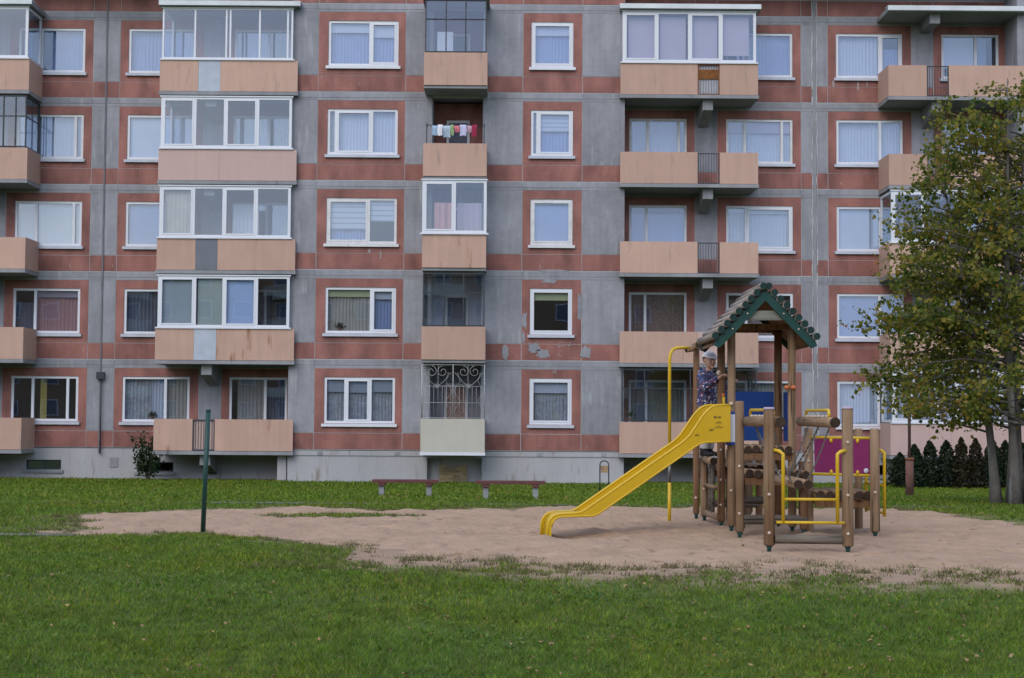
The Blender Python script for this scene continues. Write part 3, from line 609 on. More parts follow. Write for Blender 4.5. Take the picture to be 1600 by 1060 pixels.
for r in range(1, 6):
    for cols, specs in ((half(SL, -1), (L2, L4)), (half(SL, 1), (L3, L4)), (half(SR, -1), (R2, R1)), (half(SR, 1), (R3, R4))):
        k = 0
        for x0, x1, w in cols:
            if w:
                if cols[0][0] < SL and w[1] < -17: k += 1; continue
                window(w[0], w[1], ROW[r], YB, specs[k][r]); k += 1
    window(-5.71, -3.51, ROW[r], YF, WA[r]); window(0.66, 1.98, ROW[r], YF, WB[r])
# the skipped far-left windows are closed by plain boards behind the neighbouring balcony
for r in range(1, 6): bpart(bx(SL - 5.95, SL - 4.10, YB + .05, YB + .09, ROW[r] + WZ0, ROW[r] + WZ1), 'window_board', M['c_grey'])

# --- balconies in the recesses
def glazing(par, x0, x1, y, z0, z1, cuts, style, side=None, yb=YB, rows=None, top=None):
    """frame and panes standing on a parapet; side = x of the glazed flank"""
    fm = {'pvc': M['pvc'], 'thin': M['pvc'], 'dark': M['darkmetal']}[style]
    w = {'pvc': .085, 'thin': .055, 'dark': .035}[style]; dp = .06; ms = Mesh(); panes = []
    ms.box(x0, x0 + w, y, y + dp, z0, z1).box(x1 - w, x1, y, y + dp, z0, z1).box(x0 + w, x1 - w, y, y + dp, z1 - w, z1).box(x0 + w, x1 - w, y, y + dp, z0, z0 + w)
    xs_ = [x0 + w] + [x0 + (x1 - x0) * q for q in cuts] + [x1 - w]
    for q in xs_[1:-1]: ms.box(q - w / 2, q + w / 2, y - .004, y + dp - .004, z0 + w, z1 - w)
    zr = z0 + (z1 - z0) * rows if rows else None
    if zr: ms.box(x0 + w, x1 - w, y - .006, y + .03, zr - .016, zr + .016)
    for i in range(len(xs_) - 1):
        a = xs_[i] + (w / 2 if i else 0); b = xs_[i + 1] - (w / 2 if i < len(xs_) - 2 else 0)
        if style == 'pvc' and i % 2 == 0:
            s_ = .045; ms.box(a, a + s_, y - .012, y + .04, z0 + w, z1 - w).box(b - s_, b, y - .012, y + .04, z0 + w, z1 - w).box(a + s_, b - s_, y - .012, y + .04, z1 - w - s_, z1 - w).box(a + s_, b - s_, y - .012, y + .04, z0 + w, z0 + w + s_)
        for q0, q1 in ([(z0 + w, zr - .016), (zr + .016, z1 - w)] if zr else [(z0 + w, z1 - w)]): panes.append([(a, y + .02, q0), (b, y + .02, q0), (b, y + .02, q1), (a, y + .02, q1)])
    if side is not None:
        a = side if side == x0 else side - dp; ya, yb_ = y + dp, yb - .04
        ms.box(a, a + dp, ya, yb_, z1 - w, z1).box(a, a + dp, ya, yb_, z0, z0 + w).box(a, a + dp, yb_ - w, yb_, z0 + w, z1 - w)
        ym = (ya + yb_) / 2
        if style == 'dark': ms.box(a, a + .03, ym - .017, ym + .017, z0 + w, z1 - w)
        if zr: ms.box(a, a + .03, ya, yb_, zr - .016, zr + .016)
        xx = a + dp / 2; panes.append([(xx, ya, z0 + w), (xx, yb_ - w, z0 + w), (xx, yb_ - w, z1 - w), (xx, ya, z1 - w)])
    if style != 'dark':
        ms.box(x0 - .06, x1 + .06, y - .05, y - .013, z0 - .035, z0 + .012)
        ms.box(x0 - .04, x1 + .04, y - .03, y - .013, z1 - .01, z1 + .025)
    ms.build('glazing_frame', fm, par)
    for p in panes: Mesh().add(p, [(0, 1, 2, 3)]).build('pane', M['glass2'], par)

def railing(par, a, b, y, z0, z1, m):
    ms = Mesh().box(a, b, y, y + .025, z1 - .03, z1).box(a, b, y, y + .025, z0, z0 + .03).box(a, a + .03, y, y + .025, z0 + .03, z1 - .03).box(b - .03, b, y, y + .025, z0 + .03, z1 - .03)
    n_ = 8
    for i in range(1, n_):
        x = a + (b - a) * i / n_; ms.box(x - .007, x + .007, y + .005, y + .019, z0 + .03, z1 - .03)
    ms.build('railing', m, par)

def balcony(x0, x1, zb, g0, g1, free, m='peach', gapm=None, gl=None, canopy=False, lip=None, label=None):
    """free = 'l' or 'r': the open flank; the other end meets the projecting bay"""
    yf = YF - 0.20; zt = zb + 0.93; zl = zb - 0.06; ms = Mesh()
    inx0, inx1 = (x0, min(x1, lip)) if free == 'l' else (max(x0, lip), x1)
    ms.box(inx0, inx1, YF + .002, YB - .04, zb - .17, zb - .06)
    ms.box(x0 - .02, x1 + .02, yf - .03, YF, zb - .17, zb - .062)
    bal = bpart(ms, 'balcony', M['slab'])
    mm = (m, m, m) if isinstance(m, str) else m
    segs = [(x0, g0, mm[0]), (g1, x1, mm[1])]
    if gapm is None: railing(bal, g0 + .006, g1 - .006, yf + .01, zl + .01, zt - .02, M['darkmetal'])
    elif gapm == 'rust':
        railing(bal, g0 + .006, g1 - .006, yf + .01, zl + .01, zt - .02, M['rust'])
        bx(g0 + .03, g1 - .03, yf + .04, yf + .046, zb + .45, zb + .75).build('rusty_sheet', mat('rust_sheet', (.24, .10, .03), .9, .4, 9, 40), bal)
        bx(g0 + .03, g1 - .03, yf + .08, yf + .09, zb + .0, zb + .9).build('backing_sheet', M['greypanel'], bal)
    elif gapm == 'bars':
        railing(bal, g0 + .006, g1 - .006, yf + .01, zl + .01, zt - .02, M['darkmetal']); bx(g0 + .03, g1 - .03, yf + .05, yf + .06, zb, zb + .88).build('backing_sheet', M['pink'], bal)
    else: segs.append((g0 + .004, g1 - .004, gapm))
    for i, (a, b, q) in enumerate(segs):
        bx(a, b, yf + rnd.uniform(-.006, .006), yf + .055, zl + .012, zt + rnd.uniform(-.008, .008)).build('parapet_panel', M[q], bal)
    xs0 = x0 if free == 'l' else x1 - .055
    bx(xs0, xs0 + .055, yf + .062, YB - .05, zl + .012, zt).build('parapet_panel', M[mm[2]], bal)
    cx = (g0 + g1) / 2 + (.02 if free == 'l' else 0)
    Mesh().prism([(YF - .02, zb - .172), (YF - .02, zb - .50), (YB - .04, zb - .82), (YB - .04, zb - .172)], 'x', cx - .16, cx + .16).build('bracket', M['slab'], bal)
    if gl:
        glazing(bal, x0 + .06, x1 - .06 - (.1 if free == 'l' else 0), yf + .005, zt + .03, zb + 2.575, gl[1], gl[0], side=(x0 + .06 if free == 'l' else x1 - .06), rows=gl[2] if len(gl) > 2 else None)
    if canopy:
        cxa, cxb = (x0 - .02, CL if free == 'l' and x0 < 0 else x1) if free == 'l' else (max(x0, lip), x1 + .06)
        bx(min(inx0, cxa), max(inx1, cxb), YF + .002, YB - .05, zb + 2.61, zb + 2.75).build('canopy', M['slab'], bal)
        c2 = Mesh().box(x0 - .02, x1 + .06, yf - .12, YF, zb + 2.61, zb + 2.745); c2.build('canopy_lip', M['slab'], bal)
        bx(x0 - .04, x1 + .08, yf - .15, yf - .122, zb + 2.63, zb + 2.78).build('flashing', M['flash'], bal)
        bx(x0 - .04, x1 + .08, yf - .122, YF, zb + 2.752, zb + 2.78).build('flashing', M['flash'], bal)
    return bal
def placed(seam, s, r, **k):
    a, b = sorted((seam + s * 2.04, seam + s * 6.34)); g = sorted((seam + s * 3.24, seam + s * 3.93))
    return balcony(a, b, ROW[r], g[0], g[1], 'l' if s > 0 else 'r', lip=seam + s * 6.15, **k)
# far left stack
placed(SL, -1, 1, gl=('pvc', [.25, .5, .75]), canopy=True); placed(SL, -1, 2, gl=('dark', [.17, .33, .5, .67, .83, .92], .60)); placed(SL, -1, 3); placed(SL, -1, 4, m='peachrust'); placed(SL, -1, 5)
# left of the projecting bay
placed(SL, 1, 1, gl=('thin', [.25, .49, .52, .745, .96]), gapm='greypanel', canopy=True)
placed(SL, 1, 2, gl=('pvc', [.26, .49, .74]), m='pink', gapm='pink')
b_ = placed(SL, 1, 3, gl=('pvc', [.26, .49, .74]), gapm='darkpanel')
curtain_mesh(-10.75, -9.95, ROW[3] + 1.0, ROW[3] + 2.45, YF - .05, .12, .012).build('curtain', M['c_cream'], b_); curtain_mesh(-8.7, -7.9, ROW[3] + 1.0, ROW[3] + 2.1, YF + .5, .12, .02).build('curtain', M['c_white'], b_)
b_ = placed(SL, 1, 4, gl=('pvc', [.28, .50, .75]), m='peachrust', gapm='greypanel')
for u0, u1, f_, mm_ in ((.30, .49, .0, 'c_haze'), (.52, .735, .0, 'c_sky'), (.03, .26, .0, 'c_haze2')): bx(-10.88 + 4.06 * u0, -10.88 + 4.06 * u1, YF - .09, YF - .08, ROW[4] + 1.0, ROW[4] + 2.5).build('blind', M[mm_], b_)
placed(SL, 1, 5, m='peachrust', gapm='bars')
# right of the projecting bay
b_ = placed(SR, -1, 1, gl=('pvc', [.26, .5, .74]), gapm='rust', canopy=True)
for i, q in enumerate((0, 1, 2, 3)):
    x = 3.62 + i * .99; bx(x + .08, x + .90, YF - .02, YF - .012, ROW[1] + (1.0 if i < 3 else 1.22), ROW[1] + 2.45).build('blind', M['c_lilac'], b_)
placed(SR, -1, 2); placed(SR, -1, 3); placed(SR, -1, 4, gapm='pink', m='peach')
placed(SR, -1, 5, gl=('dark', [.17, .345, .51, .67, .84], .62), gapm='peach')
# far right stack
placed(SR, 1, 1, canopy=True); placed(SR, 1, 2); placed(SR, 1, 3, gl=('pvc', [.25, .5, .75]), gapm='peach'); placed(SR, 1, 4, gapm='peach'); placed(SR, 1, 5, gl=('pvc', [.16, .33, .5, .67, .83]), m='pink', gapm='pink')
bx(SR + 3.4, SR + 3.72, YF - .02, YB - .05, ROW[1] + 2.30, ROW[1] + 2.605).build('bracket', M['slab'], bld).location = BO

# --- loggia stack in the middle of the bay
def loggia(r):
    zb = ROW[r]; x0, x1 = -2.64, -0.70; yf = YF - 1.15; yi = YF + 1.0; zt = zb + .985
    ms = Mesh().box(x0, x1, yf, YF - .04, zb - .11, zb + .0).box(-2.42, -0.85, YF - .03, yi, zb - .10, zb + .018)
    bal = bpart(ms, 'loggia_balcony', M['slab'])
    pm = M['cream'] if r == 5 else (M['peachrust'] if r == 3 else M['peach'])
    bx(x0, x1, yf - .05, yf - .002, zb - .02, zt).build('parapet_panel', pm, bal)
    for xx in (x0, x1 - .05): bx(xx, xx + .05, yf + .002, YF - .035, zb + .004, zt - .004).build('parapet_panel', pm, bal)
    if r == 5: bx(x0 - .02, x1 + .02, yf - .07, yf + .3, zb - .115, zb - .022).build('slab_edge', M['pvc'], bal)
    # recess: flanks, soffit, back wall with door
    for xx in (-2.45, -0.86): bx(xx, xx + .04, YF + .26, yi, zb + .02, zb + 2.66).build('recess_wall', M['concrete'] if r in (2, 5) else M['c_white'] if r == 4 else M['concrete'], bal)
    bx(-2.45, -0.82, yi, yi + .08, zb + .02, zb + 2.66).build('recess_wall', M['c_white'] if r == 4 else M['tile'] if r in (1, 2) else M['concrete'], bal)
    d = Mesh(); dx0, dx1 = -2.02, -1.28
    d.box(dx0, dx0 + .08, yi - .05, yi - .002, zb + .1, zb + 2.1).box(dx1 - .08, dx1, yi - .05, yi - .002, zb + .1, zb + 2.1).box(dx0 + .08, dx1 - .08, yi - .05, yi - .002, zb + 2.02, zb + 2.1)
    d.build('door_frame', M['oldpaint'], bal)
    bx(dx0 + .08, dx1 - .08, yi - .03, yi - .004, zb + .1, zb + 2.02).build('door', M['c_dark'] if r != 5 else M['c_pat'], bal)
    if r == 1:
        glazing(bal, x0 + .03, x1 - .03, yf - .045, zt + .01, zb + 2.62, [.34, .66], 'dark', side=x0 + .03, yb=YF, rows=.63)
        bx(x0 - .05, x1 + .05, yf - .1, YF - .05, zb + 2.64, zb + 2.74).build('canopy', M['slab'], bal)
        bx(dx0 - .25, dx1 - .5, yf + .6, yf + .61, zt + .1, zt + .8).build('curtain', M['c_white'], bal)
    elif r == 3:
        glazing(bal, x0 - .01, x1 + .01, yf - .06, zt + .04, zb + 2.66, [.5], 'pvc', side=x0 - .01, yb=YF)
        curtain_mesh(-2.3, -1.75, zt, zb + 2.0, yf + .25, .18, .04).build('curtain', M['c_pink'], bal); curtain_mesh(-1.6, -.85, zt, zb + 2.0, yf + .3, .2, .03).build('curtain', M['c_lilac'], bal)
    elif r == 4:
        glazing(bal, x0 + .03, x1 - .03, yf - .045, zt + .01, zb + 2.62, [.34, .66], 'dark', side=x0 + .03, yb=YF, rows=.63)
    elif r == 2:
        ln = Mesh()
        for k in (0, .18): ln.tube([(x0 + .06, yf + .22 + k, zt + .62), (-1.7, yf + .22 + k, zt + .60), (x1 - .06, yf + .22 + k, zt + .62)], .006, 5)
        for xx in (x0 + .08, x1 - .1): ln.box(xx, xx + .03, yf + .1, yf + .5, zt + .61, zt + .64).box(xx, xx + .03, yf + .1, yf + .13, zt - .05, zt + .61)
        ln.build('clothesline', M['darkmetal'], bal)
    elif r == 5:
        # white scrolled grille
        gm = Mesh(); z0, z1 = zt + .01, zb + 2.64; y = yf - .02; w_ = x1 - x0
        for xx in (x0 + .02, x0 + w_ / 2, x1 - .02): gm.tube([(xx, y, z0), (xx, y, z1)], .013, 6)
        for zz in (z0 + .02, z0 + .48, z0 + .98, z1 - .02): gm.tube([(x0 + .02, y, zz), (x1 - .02, y, zz)], .008, 5)
        n_ = 15
        for i in range(1, n_):
            xx = x0 + w_ * i / n_; gm.tube([(xx, y, z0), (xx, y, z0 + .98 if i not in (4, 11) else z1)], .005, 4)
        for half_ in (0, 1):
            c0 = x0 + w_ * (.25 + .5 * half_)
            for s_ in (-1, 1):
                pts = []
                for i in range(26):
                    t = i / 25; a = math.pi * (0.5 + 2.6 * t); rr = .17 * (1 - .75 * t); pts.append((c0 + s_ * (.17 + math.cos(a) * rr * 1.0), y, z1 - .22 + math.sin(a) * rr))
                gm.tube(pts, .007, 4)
                pts = [(c0 + s_ * .34 * math.sin(math.pi * t / 10 * .5), y, z0 + .98 + .42 * (t / 10) ** 1.2) for t in range(11)]; gm.tube(pts, .007, 4)
                pts = [(c0 + s_ * (.36 + .09 * math.sin(t * .9)), y, z0 + .05 + t * .09) for t in range(16)]; gm.tube(pts, .005, 4)
            for k in range(10):
                a = 2 * math.pi * k / 10; gm.tube([(c0, y, z0 + .98), (c0 + math.cos(a) * .09, y, z0 + .98 + math.sin(a) * .09)], .005, 4)
        for yy in (yf + .35, yf + .7):
            for xx in (x0 + .02, x1 - .02): gm.tube([(xx, yy, z0), (xx, yy, z1)], .008, 5)
        gm.build('grille', M['whitemetal'], bal)
    return bal
for r in range(1, 6): loggia(r)

# --- foundation
fz = ROW[5] - .02
rec = [(-2.50, -0.80, GROUND - .1, .06)]
bpart(wall_holes(CL, CR, GROUND - .3, fz - .16, [(-2.50, -0.80, GROUND - .3, .05)], YF + .04, YF + .8), 'foundation_wall', M['base'])
for x0, x1 in ((CL, -4.9), (-4.9, -2.6), (-.72, 1.1), (1.1, CR)): bpart(bx(x0 + .004, x1 - .004, YF + .012, YF + .2, fz - .155, fz), 'foundation_beam', M['base'])
bpart(bx(-2.6, -.72, YF + .05, YF + .2, .052, fz), 'foundation_beam', M['base'])
bpart(bx(-2.5, -.8, YF + .32, YF + .5, GROUND - .3, .05), 'foundation_wall', M['base'])
bk = bx(-2.13, -1.24, YF + .275, YF + .315, GROUND - .1, -.16); infill = bpart(bk, 'brick_infill', M['mortar'])
bmesh_b = None
for j in range(7):
    for i in range(5):
        a = -2.13 + (i - (.5 if j % 2 else 0)) * .215; b = a + .2; a, b = max(a, -2.125), min(b, -1.245)
        if b - a < .04: continue
        if j == 6 and -1.9 < (a + b) / 2 < -1.45: continue
        z = GROUND + .0 + j * .08
        bx(a, b, YF + .256 + rnd.uniform(-.005, .005), YF + .274, z, z + .068).build('brick', M['ybrick'], infill)
for x0, x1 in ((SL - 6.4, CL), (CR, SR + 6.4)):
    hs = [(SL - 2.33, SL - 1.21, -.43, -.12), (SL + 1.2, SL + 2.36, -.48, -.17)] if x0 < 0 else [(SR + 1.3, SR + 2.3, -.45, -.12), (SR - 2.3, SR - 1.3, -.45, -.12)]
    bpart(wall_holes(x0, x1, GROUND - .3, fz, hs, YB + .03, YB + .4), 'foundation_wall', M['base'])
    for a, b, c_, d in hs:
        w_ = bpart(Mesh().box(a + .005, a + .05, YB + .12, YB + .17, c_, d).box(b - .05, b - .005, YB + .12, YB + .17, c_, d).box(a + .05, b - .05, YB + .12, YB + .17, c_, c_ + .04).box(a + .05, b - .05, YB + .12, YB + .17, d - .04, d).box((a + b) / 2 - .02, (a + b) / 2 + .02, YB + .12, YB + .17, c_ + .04, d - .04), 'basement_window', M['darkmetal'])
        Mesh().add([(a + .05, YB + .14, c_ + .04), (b - .05, YB + .14, c_ + .04), (b - .05, YB + .14, d - .04), (a + .05, YB + .14, d - .04)], [(0, 1, 2, 3)]).build('pane', M['glass'], w_)
        bpart(bx(a - .08, b + .08, YB - .03, YB + .028, c_ - .10, c_ - .005), 'basement_sill', M['slab'])
bpart(bx(SL + .33, SL + .60, YB + .01, YB + .028, -.34, -.03), 'vent_cover', M['slab'])
for x in (-5.9, -3.5, .9, 2.9): bpart(bx(x, x + .16, YF + .001, YF + .011, fz - .135, fz - .03), 'vent_cover', M['slab'])
bpart(bx(CL - .32, CL - .04, YF + .1, YF + .6, GROUND - .2, ROW[5] - .175), 'pier', M['base'])

# ------------------------------------------------------------------ the block across the yard, behind the viewer (it shows in the panes)
opp = empty('opposite_building', (0, -34, -.2)); tag(opp, 'brown brick apartment block across the yard, seen mirrored in the panes', 'building')
obrick = mat('brown_brick', (0.30, 0.20, 0.13), .9, .12, .8, 12); OH = 14.2
oo = Vector((0, 34, .2))
def opart(ms, name, m, par=None):
    o = ms.build(name, m, par or opp)
    if par is None: o.location = oo
    return o
opart(bx(-66, 27, -46, -34, -.2, OH), 'wall', obrick); opart(bx(-66.3, 27.3, -46.3, -33.7, OH + .002, OH + .3), 'roof', M['slab'])  # left end lengthened to keep yellow horizon glare out of the mirroring panes
for r in range(5):
    for i in range(26):
        x = -64 + i * 3.4; z = .9 + r * 2.8
        w_ = opart(Mesh().box(x, x + 1.5, -33.995, -33.95, z, z + 1.45), 'window', M['pvc']); bx(x + .08, x + 1.42, -33.948, -33.93, z + .08, z + 1.37).build('pane', M['c_dark'], w_)
        if i % 4 == 1: opart(bx(x - .8, x + 2.6, -33.93, -32.9, z - 1.0, z - .1), 'balcony', M['cream'])

# ------------------------------------------------------------------ foliage
def leaf_mat(name, stops, rough=.5, trans=.5):
    m = bpy.data.materials.new(name); m.use_nodes = True; t = m.node_tree; N = t.nodes; Lk = t.links; b = N['Principled BSDF']
    b.inputs['Roughness'].default_value = rough; b.inputs['Specular IOR Level'].default_value = .3
    g = N.new('ShaderNodeNewGeometry'); r_ = N.new('ShaderNodeValToRGB'); e = r_.color_ramp.elements
    e[0].position, e[0].color = stops[0][0], (*stops[0][1], 1); e[1].position, e[1].color = stops[-1][0], (*stops[-1][1], 1)
    for p_, c_ in stops[1:-1]: q = e.new(p_); q.color = (*c_, 1)
    n1 = N.new('ShaderNodeTexNoise'); n1.inputs['Scale'].default_value = 1.4; n1.inputs['Detail'].default_value = 3; Lk.new(g.outputs['Position'], n1.inputs['Vector'])
    ad = N.new('ShaderNodeMath'); ad.operation = 'MULTIPLY_ADD'; ad.inputs[1].default_value = 1.0; Lk.new(n1.outputs['Fac'], ad.inputs[0])
    s_ = N.new('ShaderNodeMath'); s_.operation = 'MULTIPLY_ADD'; s_.inputs[1].default_value = .75; s_.inputs[2].default_value = -.38; Lk.new(g.outputs['Random Per Island'], s_.inputs[0]); Lk.new(s_.outputs[0], ad.inputs[2])
    Lk.new(ad.outputs[0], r_.inputs[0]); Lk.new(r_.outputs[0], b.inputs['Base Color'])
    tr = N.new('ShaderNodeBsdfTranslucent'); Lk.new(r_.outputs[0], tr.inputs[0]); mx_ = N.new('ShaderNodeMixShader'); mx_.inputs[0].default_value = trans
    Lk.new(b.outputs[0], mx_.inputs[1]); Lk.new(tr.outputs[0], mx_.inputs[2]); Lk.new(mx_.outputs[0], N['Material Output'].inputs[0]); return m
def leaves_obj(name, P, size, m, parent, seed=1, up=.5, out=None, aspect=.62):
    """folded leaf faces at points P"""
    rs = np.random.RandomState(seed); n = len(P); P = np.asarray(P)
    d = rs.randn(n, 3); d[:, 2] -= .25; d /= np.linalg.norm(d, axis=1)[:, None]
    nn = rs.randn(n, 3) * .8; nn[:, 2] += up
    if out is not None: nn += out
    w = np.cross(d, nn); w /= np.linalg.norm(w, axis=1)[:, None] + 1e-9; nn = np.cross(w, d)
    L = size * (.45 + 1.0 * rs.rand(n))[:, None]; W = L * aspect * .5; fold = L * .12 * (rs.rand(n)[:, None] + .3)
    v = np.stack([P - d * L * .5, P - d * L * .12 + w * W + nn * fold, P + d * L * .22 + w * W * .8 + nn * fold, P + d * L * .5, P + d * L * .22 - w * W * .8 + nn * fold, P - d * L * .12 - w * W + nn * fold], 1).reshape(-1, 3)
    i6 = np.arange(n)[:, None] * 6
    F = np.concatenate([i6 + np.array([[0, 1, 2, 3]]), i6 + np.array([[0, 3, 4, 5]])], 0)
    me = bpy.data.meshes.new(name); me.vertices.add(len(v)); me.vertices.foreach_set('co', v.ravel().astype(np.float32))
    me.loops.add(len(F) * 4); me.loops.foreach_set('vertex_index', F.ravel().astype(np.int32)); me.polygons.add(len(F))
    me.polygons.foreach_set('loop_start', (np.arange(len(F)) * 4).astype(np.int32)); me.polygons.foreach_set('loop_total', np.full(len(F), 4, np.int32)); me.update(); me.materials.append(m)
    o = bpy.data.objects.new(name, me); col.objects.link(o); o.parent = parent; return o

bark = mat('grey_bark', (0.15, 0.135, 0.12), .95, .22, 6, 30, bump=.6, bscale=22, stain=(.34, .33, .32), stain_at=.60)
M['mapleleaf'] = leaf_mat('autumn_leaf', [(0.08, (.040, .080, .010)), (.34, (.105, .145, .020)), (.56, (.20, .210, .030)), (.76, (.29, .250, .040)), (.93, (.38, .25, .045)), (1.0, (.38, .16, .04))])
def big_tree():
    bx0, by0 = 8.75, 26.4; z0 = Gz(by0) - .05
    root = empty('maple_tree', (bx0, by0, z0)); tag(root, 'multi-stemmed tree with olive and yellowing leaves right of the playground', 'tree')
    rr = random.Random(21); trunk = []; br = Mesh(); pts = []
    def env(z): return float(np.interp(z, [.8, 1.6, 2.7, 4.0, 5.2, 6.4, 7.3, 7.9], [1.4, 2.4, 2.95, 2.65, 2.25, 1.75, 1.05, .2]))
    stems = [(-.24, .1, -.50, 5.9), (.02, -.1, -.16, 7.45), (.15, .12, .10, 7.2), (.30, -.06, .42, 7.0), (.42, .16, .85, 6.4), (.05, .25, .2, 6.2)]
    C = Vector((.25, .1, 0))
    for i, (ox, oy, lean, H) in enumerate(stems):
        tp = []; rad = []; n = 12; ph = rr.uniform(0, 6)
        for k in range(n + 1):
            t = k / n; tp.append(Vector((ox + lean * t ** 1.2 * 1.5 + .10 * math.sin(ph + 4 * t) * t, oy + (oy * 1.5) * t + .08 * math.cos(ph + 5 * t) * t, H * t))); rad.append((.072 if i < 5 else .05) * (1 - t) ** .8 + .008 + (.05 * max(0, 1 - 8 * t)))
        o = Mesh().tube(tp, rad, 10).build('trunk', bark, root)
        nb = int(33 * H / 7)
        for b in range(nb):
            t = .20 + .79 * (b + rr.random()) / nb; z = H * t; f = t * n; k = min(int(f), n - 1); p = tp[k].lerp(tp[k + 1], f - k)
            az = rr.uniform(0, 2 * math.pi) if rr.random() > .35 else rr.uniform(2.4, 3.9)
            d = Vector((math.cos(az), math.sin(az), 0)); rel = p - C
            R_ = env(min(z + .5, 7.9)); L = R_ - rel.x * d.x - rel.y * d.y
            L = max(.35, L) * rr.uniform(.62, 1.05)
            if z < 1.4 and rr.random() < .4: L *= .55
            elev = rr.uniform(.15, .75) * (1 if z > 2 else .4); q = p.copy(); bp = [q.copy()]; dv = (d * math.cos(elev) + Vector((0, 0, math.sin(elev)))).normalized()
            ns = max(3, int(L / .22)); side = Vector((-d.y, d.x, 0))
            for s_ in range(ns):
                dv = (dv + side * rr.uniform(-.22, .22) + Vector((0, 0, rr.uniform(-.20, .10) if q.z > 1.7 else rr.uniform(-.06, .14)))).normalized(); q = q + dv * (L / ns); bp.append(q.copy())
            r0 = .010 + .009 * L; br.tube(bp, [r0 * (1 - .85 * j / ns) for j in range(ns + 1)], 5)
            for j in range(1, ns + 1):
                fr = j / ns
                if fr < .28 and L > .8: continue
                for tw in range(2 if fr < .95 else 3):
                    td = (dv * .5 + Vector((rr.uniform(-1, 1), rr.uniform(-1, 1), rr.uniform(-.55, .6)))).normalized(); tl = rr.uniform(.18, .46) * (.75 + .3 * (L > 1.2))
                    e = bp[j] + td * tl; 
                    if rr.random() < .55: br.tube([bp[j], e], [.004, .002], 3, cap=False)
                    nl = rr.randint(10, 17) if z > 4.2 else rr.randint(10, 16)
                    for l_ in range(nl):
                        u = rr.uniform(.2, 1.1); q_ = bp[j] + td * tl * u + Vector((rr.gauss(0, .06), rr.gauss(0, .06), rr.gauss(-.02, .06)))
                        if q_.z > 1.0 + .12 * rr.random(): pts.append(q_)
    br.build('branches', bark, root)
    leaves_obj('crown', [tuple(p) for p in pts], .070, M['mapleleaf'], root, 5, up=.7, aspect=.85)
    return len(pts)
N_LEAF = big_tree()

thuja_g = leaf_mat('thuja_green', [(.1, (.010, .022, .010)), (.6, (.022, .042, .016)), (1, (.045, .065, .024))]); thuja_b = leaf_mat('thuja_brown', [(.1, (.03, .022, .012)), (.6, (.045, .040, .018)), (1, (.07, .055, .025))])
def thuja(x, y, h, w, brown, label, seed):
    z0 = Gz(y) - .03; root = empty('conifer', (x, y, z0)); tag(root, label, 'conifer', 'clipped conifers of the hedge'); rs = np.random.RandomState(seed)
    Mesh().tube([(0, 0, 0), (.01, 0, h * .85)], [.03, .008], 6).build('trunk', bark, root)
    n = 1500; t = rs.rand(n) ** .9; th = rs.rand(n) * 2 * np.pi; prof = w * np.interp(t, [0, .1, .45, .8, 1], [.75, 1, .95, .55, .05]) * (1 + .2 * np.sin(th * 3 + seed) + .15 * np.sin(t * 17 + th * 2)); r = prof * np.sqrt(rs.rand(n)) ** .5
    P = np.stack([np.cos(th) * r, np.sin(th) * r, .05 + t * h], -1); out = np.stack([np.cos(th), np.sin(th), np.full(n, .3)], -1) * 1.3
    leaves_obj('crown', P, .10, thuja_b if brown else thuja_g, root, seed, up=.4, out=out, aspect=.45)
names = ['first short dark conifer of the hedge, beside the balcony wall', 'second conifer of the hedge, just right of the rusty lamp post', 'third conifer of the hedge counted from the lamp post end', 'fourth conifer of the hedge, a slim green one before the browned pair', 'browned conifer of the hedge, left one of the brown pair', 'browned conifer of the hedge, right one of the brown pair', 'green conifer of the hedge just right of the brown pair', 'tall green conifer of the hedge left of the tree trunks', 'conifer of the hedge seen behind the tree trunks', 'last conifer of the hedge at the right picture edge']
for i in range(10):
    thuja(11.65 + i * .46 + rnd.uniform(-.05, .05), 45.2 + rnd.uniform(-.12, .12), (1.02 if i == 0 else rnd.uniform(1.22, 1.5)), rnd.uniform(.27, .33), i in (4, 5), names[i], 100 + i)
# dark bush at the foot of the left balcony
root = empty('shrub', (-11.15, 47.25, Gz(47) - .04)); tag(root, 'dark leafy shrub growing beside the ground floor balcony at the left', 'shrub')
rs = np.random.RandomState(9); st = Mesh()
P = []
for k in range(16):
    a = rs.rand() * 6.28; e = Vector((math.cos(a) * rs.uniform(.1, .55), math.sin(a) * .3, rs.uniform(.5, 1.45))); st.tube([(0, 0, 0), e * .5 + Vector((0, 0, .12)), e], [.018, .012, .004], 5)
    for j in range(70): u = rs.uniform(.35, 1.1); P.append(tuple(e * u + Vector(rs.randn(3) * .08)))
st.build('stems', bark, root); leaves_obj('crown', P, .10, leaf_mat('shrub_leaf', [(.1, (.012, .03, .012)), (.6, (.03, .06, .02)), (1, (.06, .09, .03))]), root, 4)

# ------------------------------------------------------------------ yard furniture
M['benchwood'] = mat('dark_red_bench_wood', (0.13, 0.052, 0.048), .7, .15, 6, 30)
def bench(xc, y, rz, label):
    root = empty('bench', (xc, y, Gz(y) - .01), rz); tag(root, label, 'bench', 'two low benches on the lawn')
    for k in range(3): bx(-.64, .64, -.17 + k * .118, -.17 + k * .118 + .104, .297, .352).build('seat_plank', M['benchwood'], root)
    for s_ in (-1, 1):
        bx(s_ * .46 - .05, s_ * .46 + .05, -.12, .12, -.05, .235).build('leg', M['slab'], root); bx(s_ * .46 - .07, s_ * .46 + .07, -.16, .16, .24, .297).build('crossbeam', M['benchwood'], root)
bench(-1.98, 29.6, R(1), 'low dark red plank bench on stub legs, left of the brick-filled recess'); bench(.06, 28.3, R(-1), 'low dark red plank bench on stub legs, nearer the yellow slide')
root = empty('litter_bin', (2.30, 36.2, Gz(36.2))); tag(root, 'small litter bin hung in a dark arched metal stand by the wall', 'litter bin')
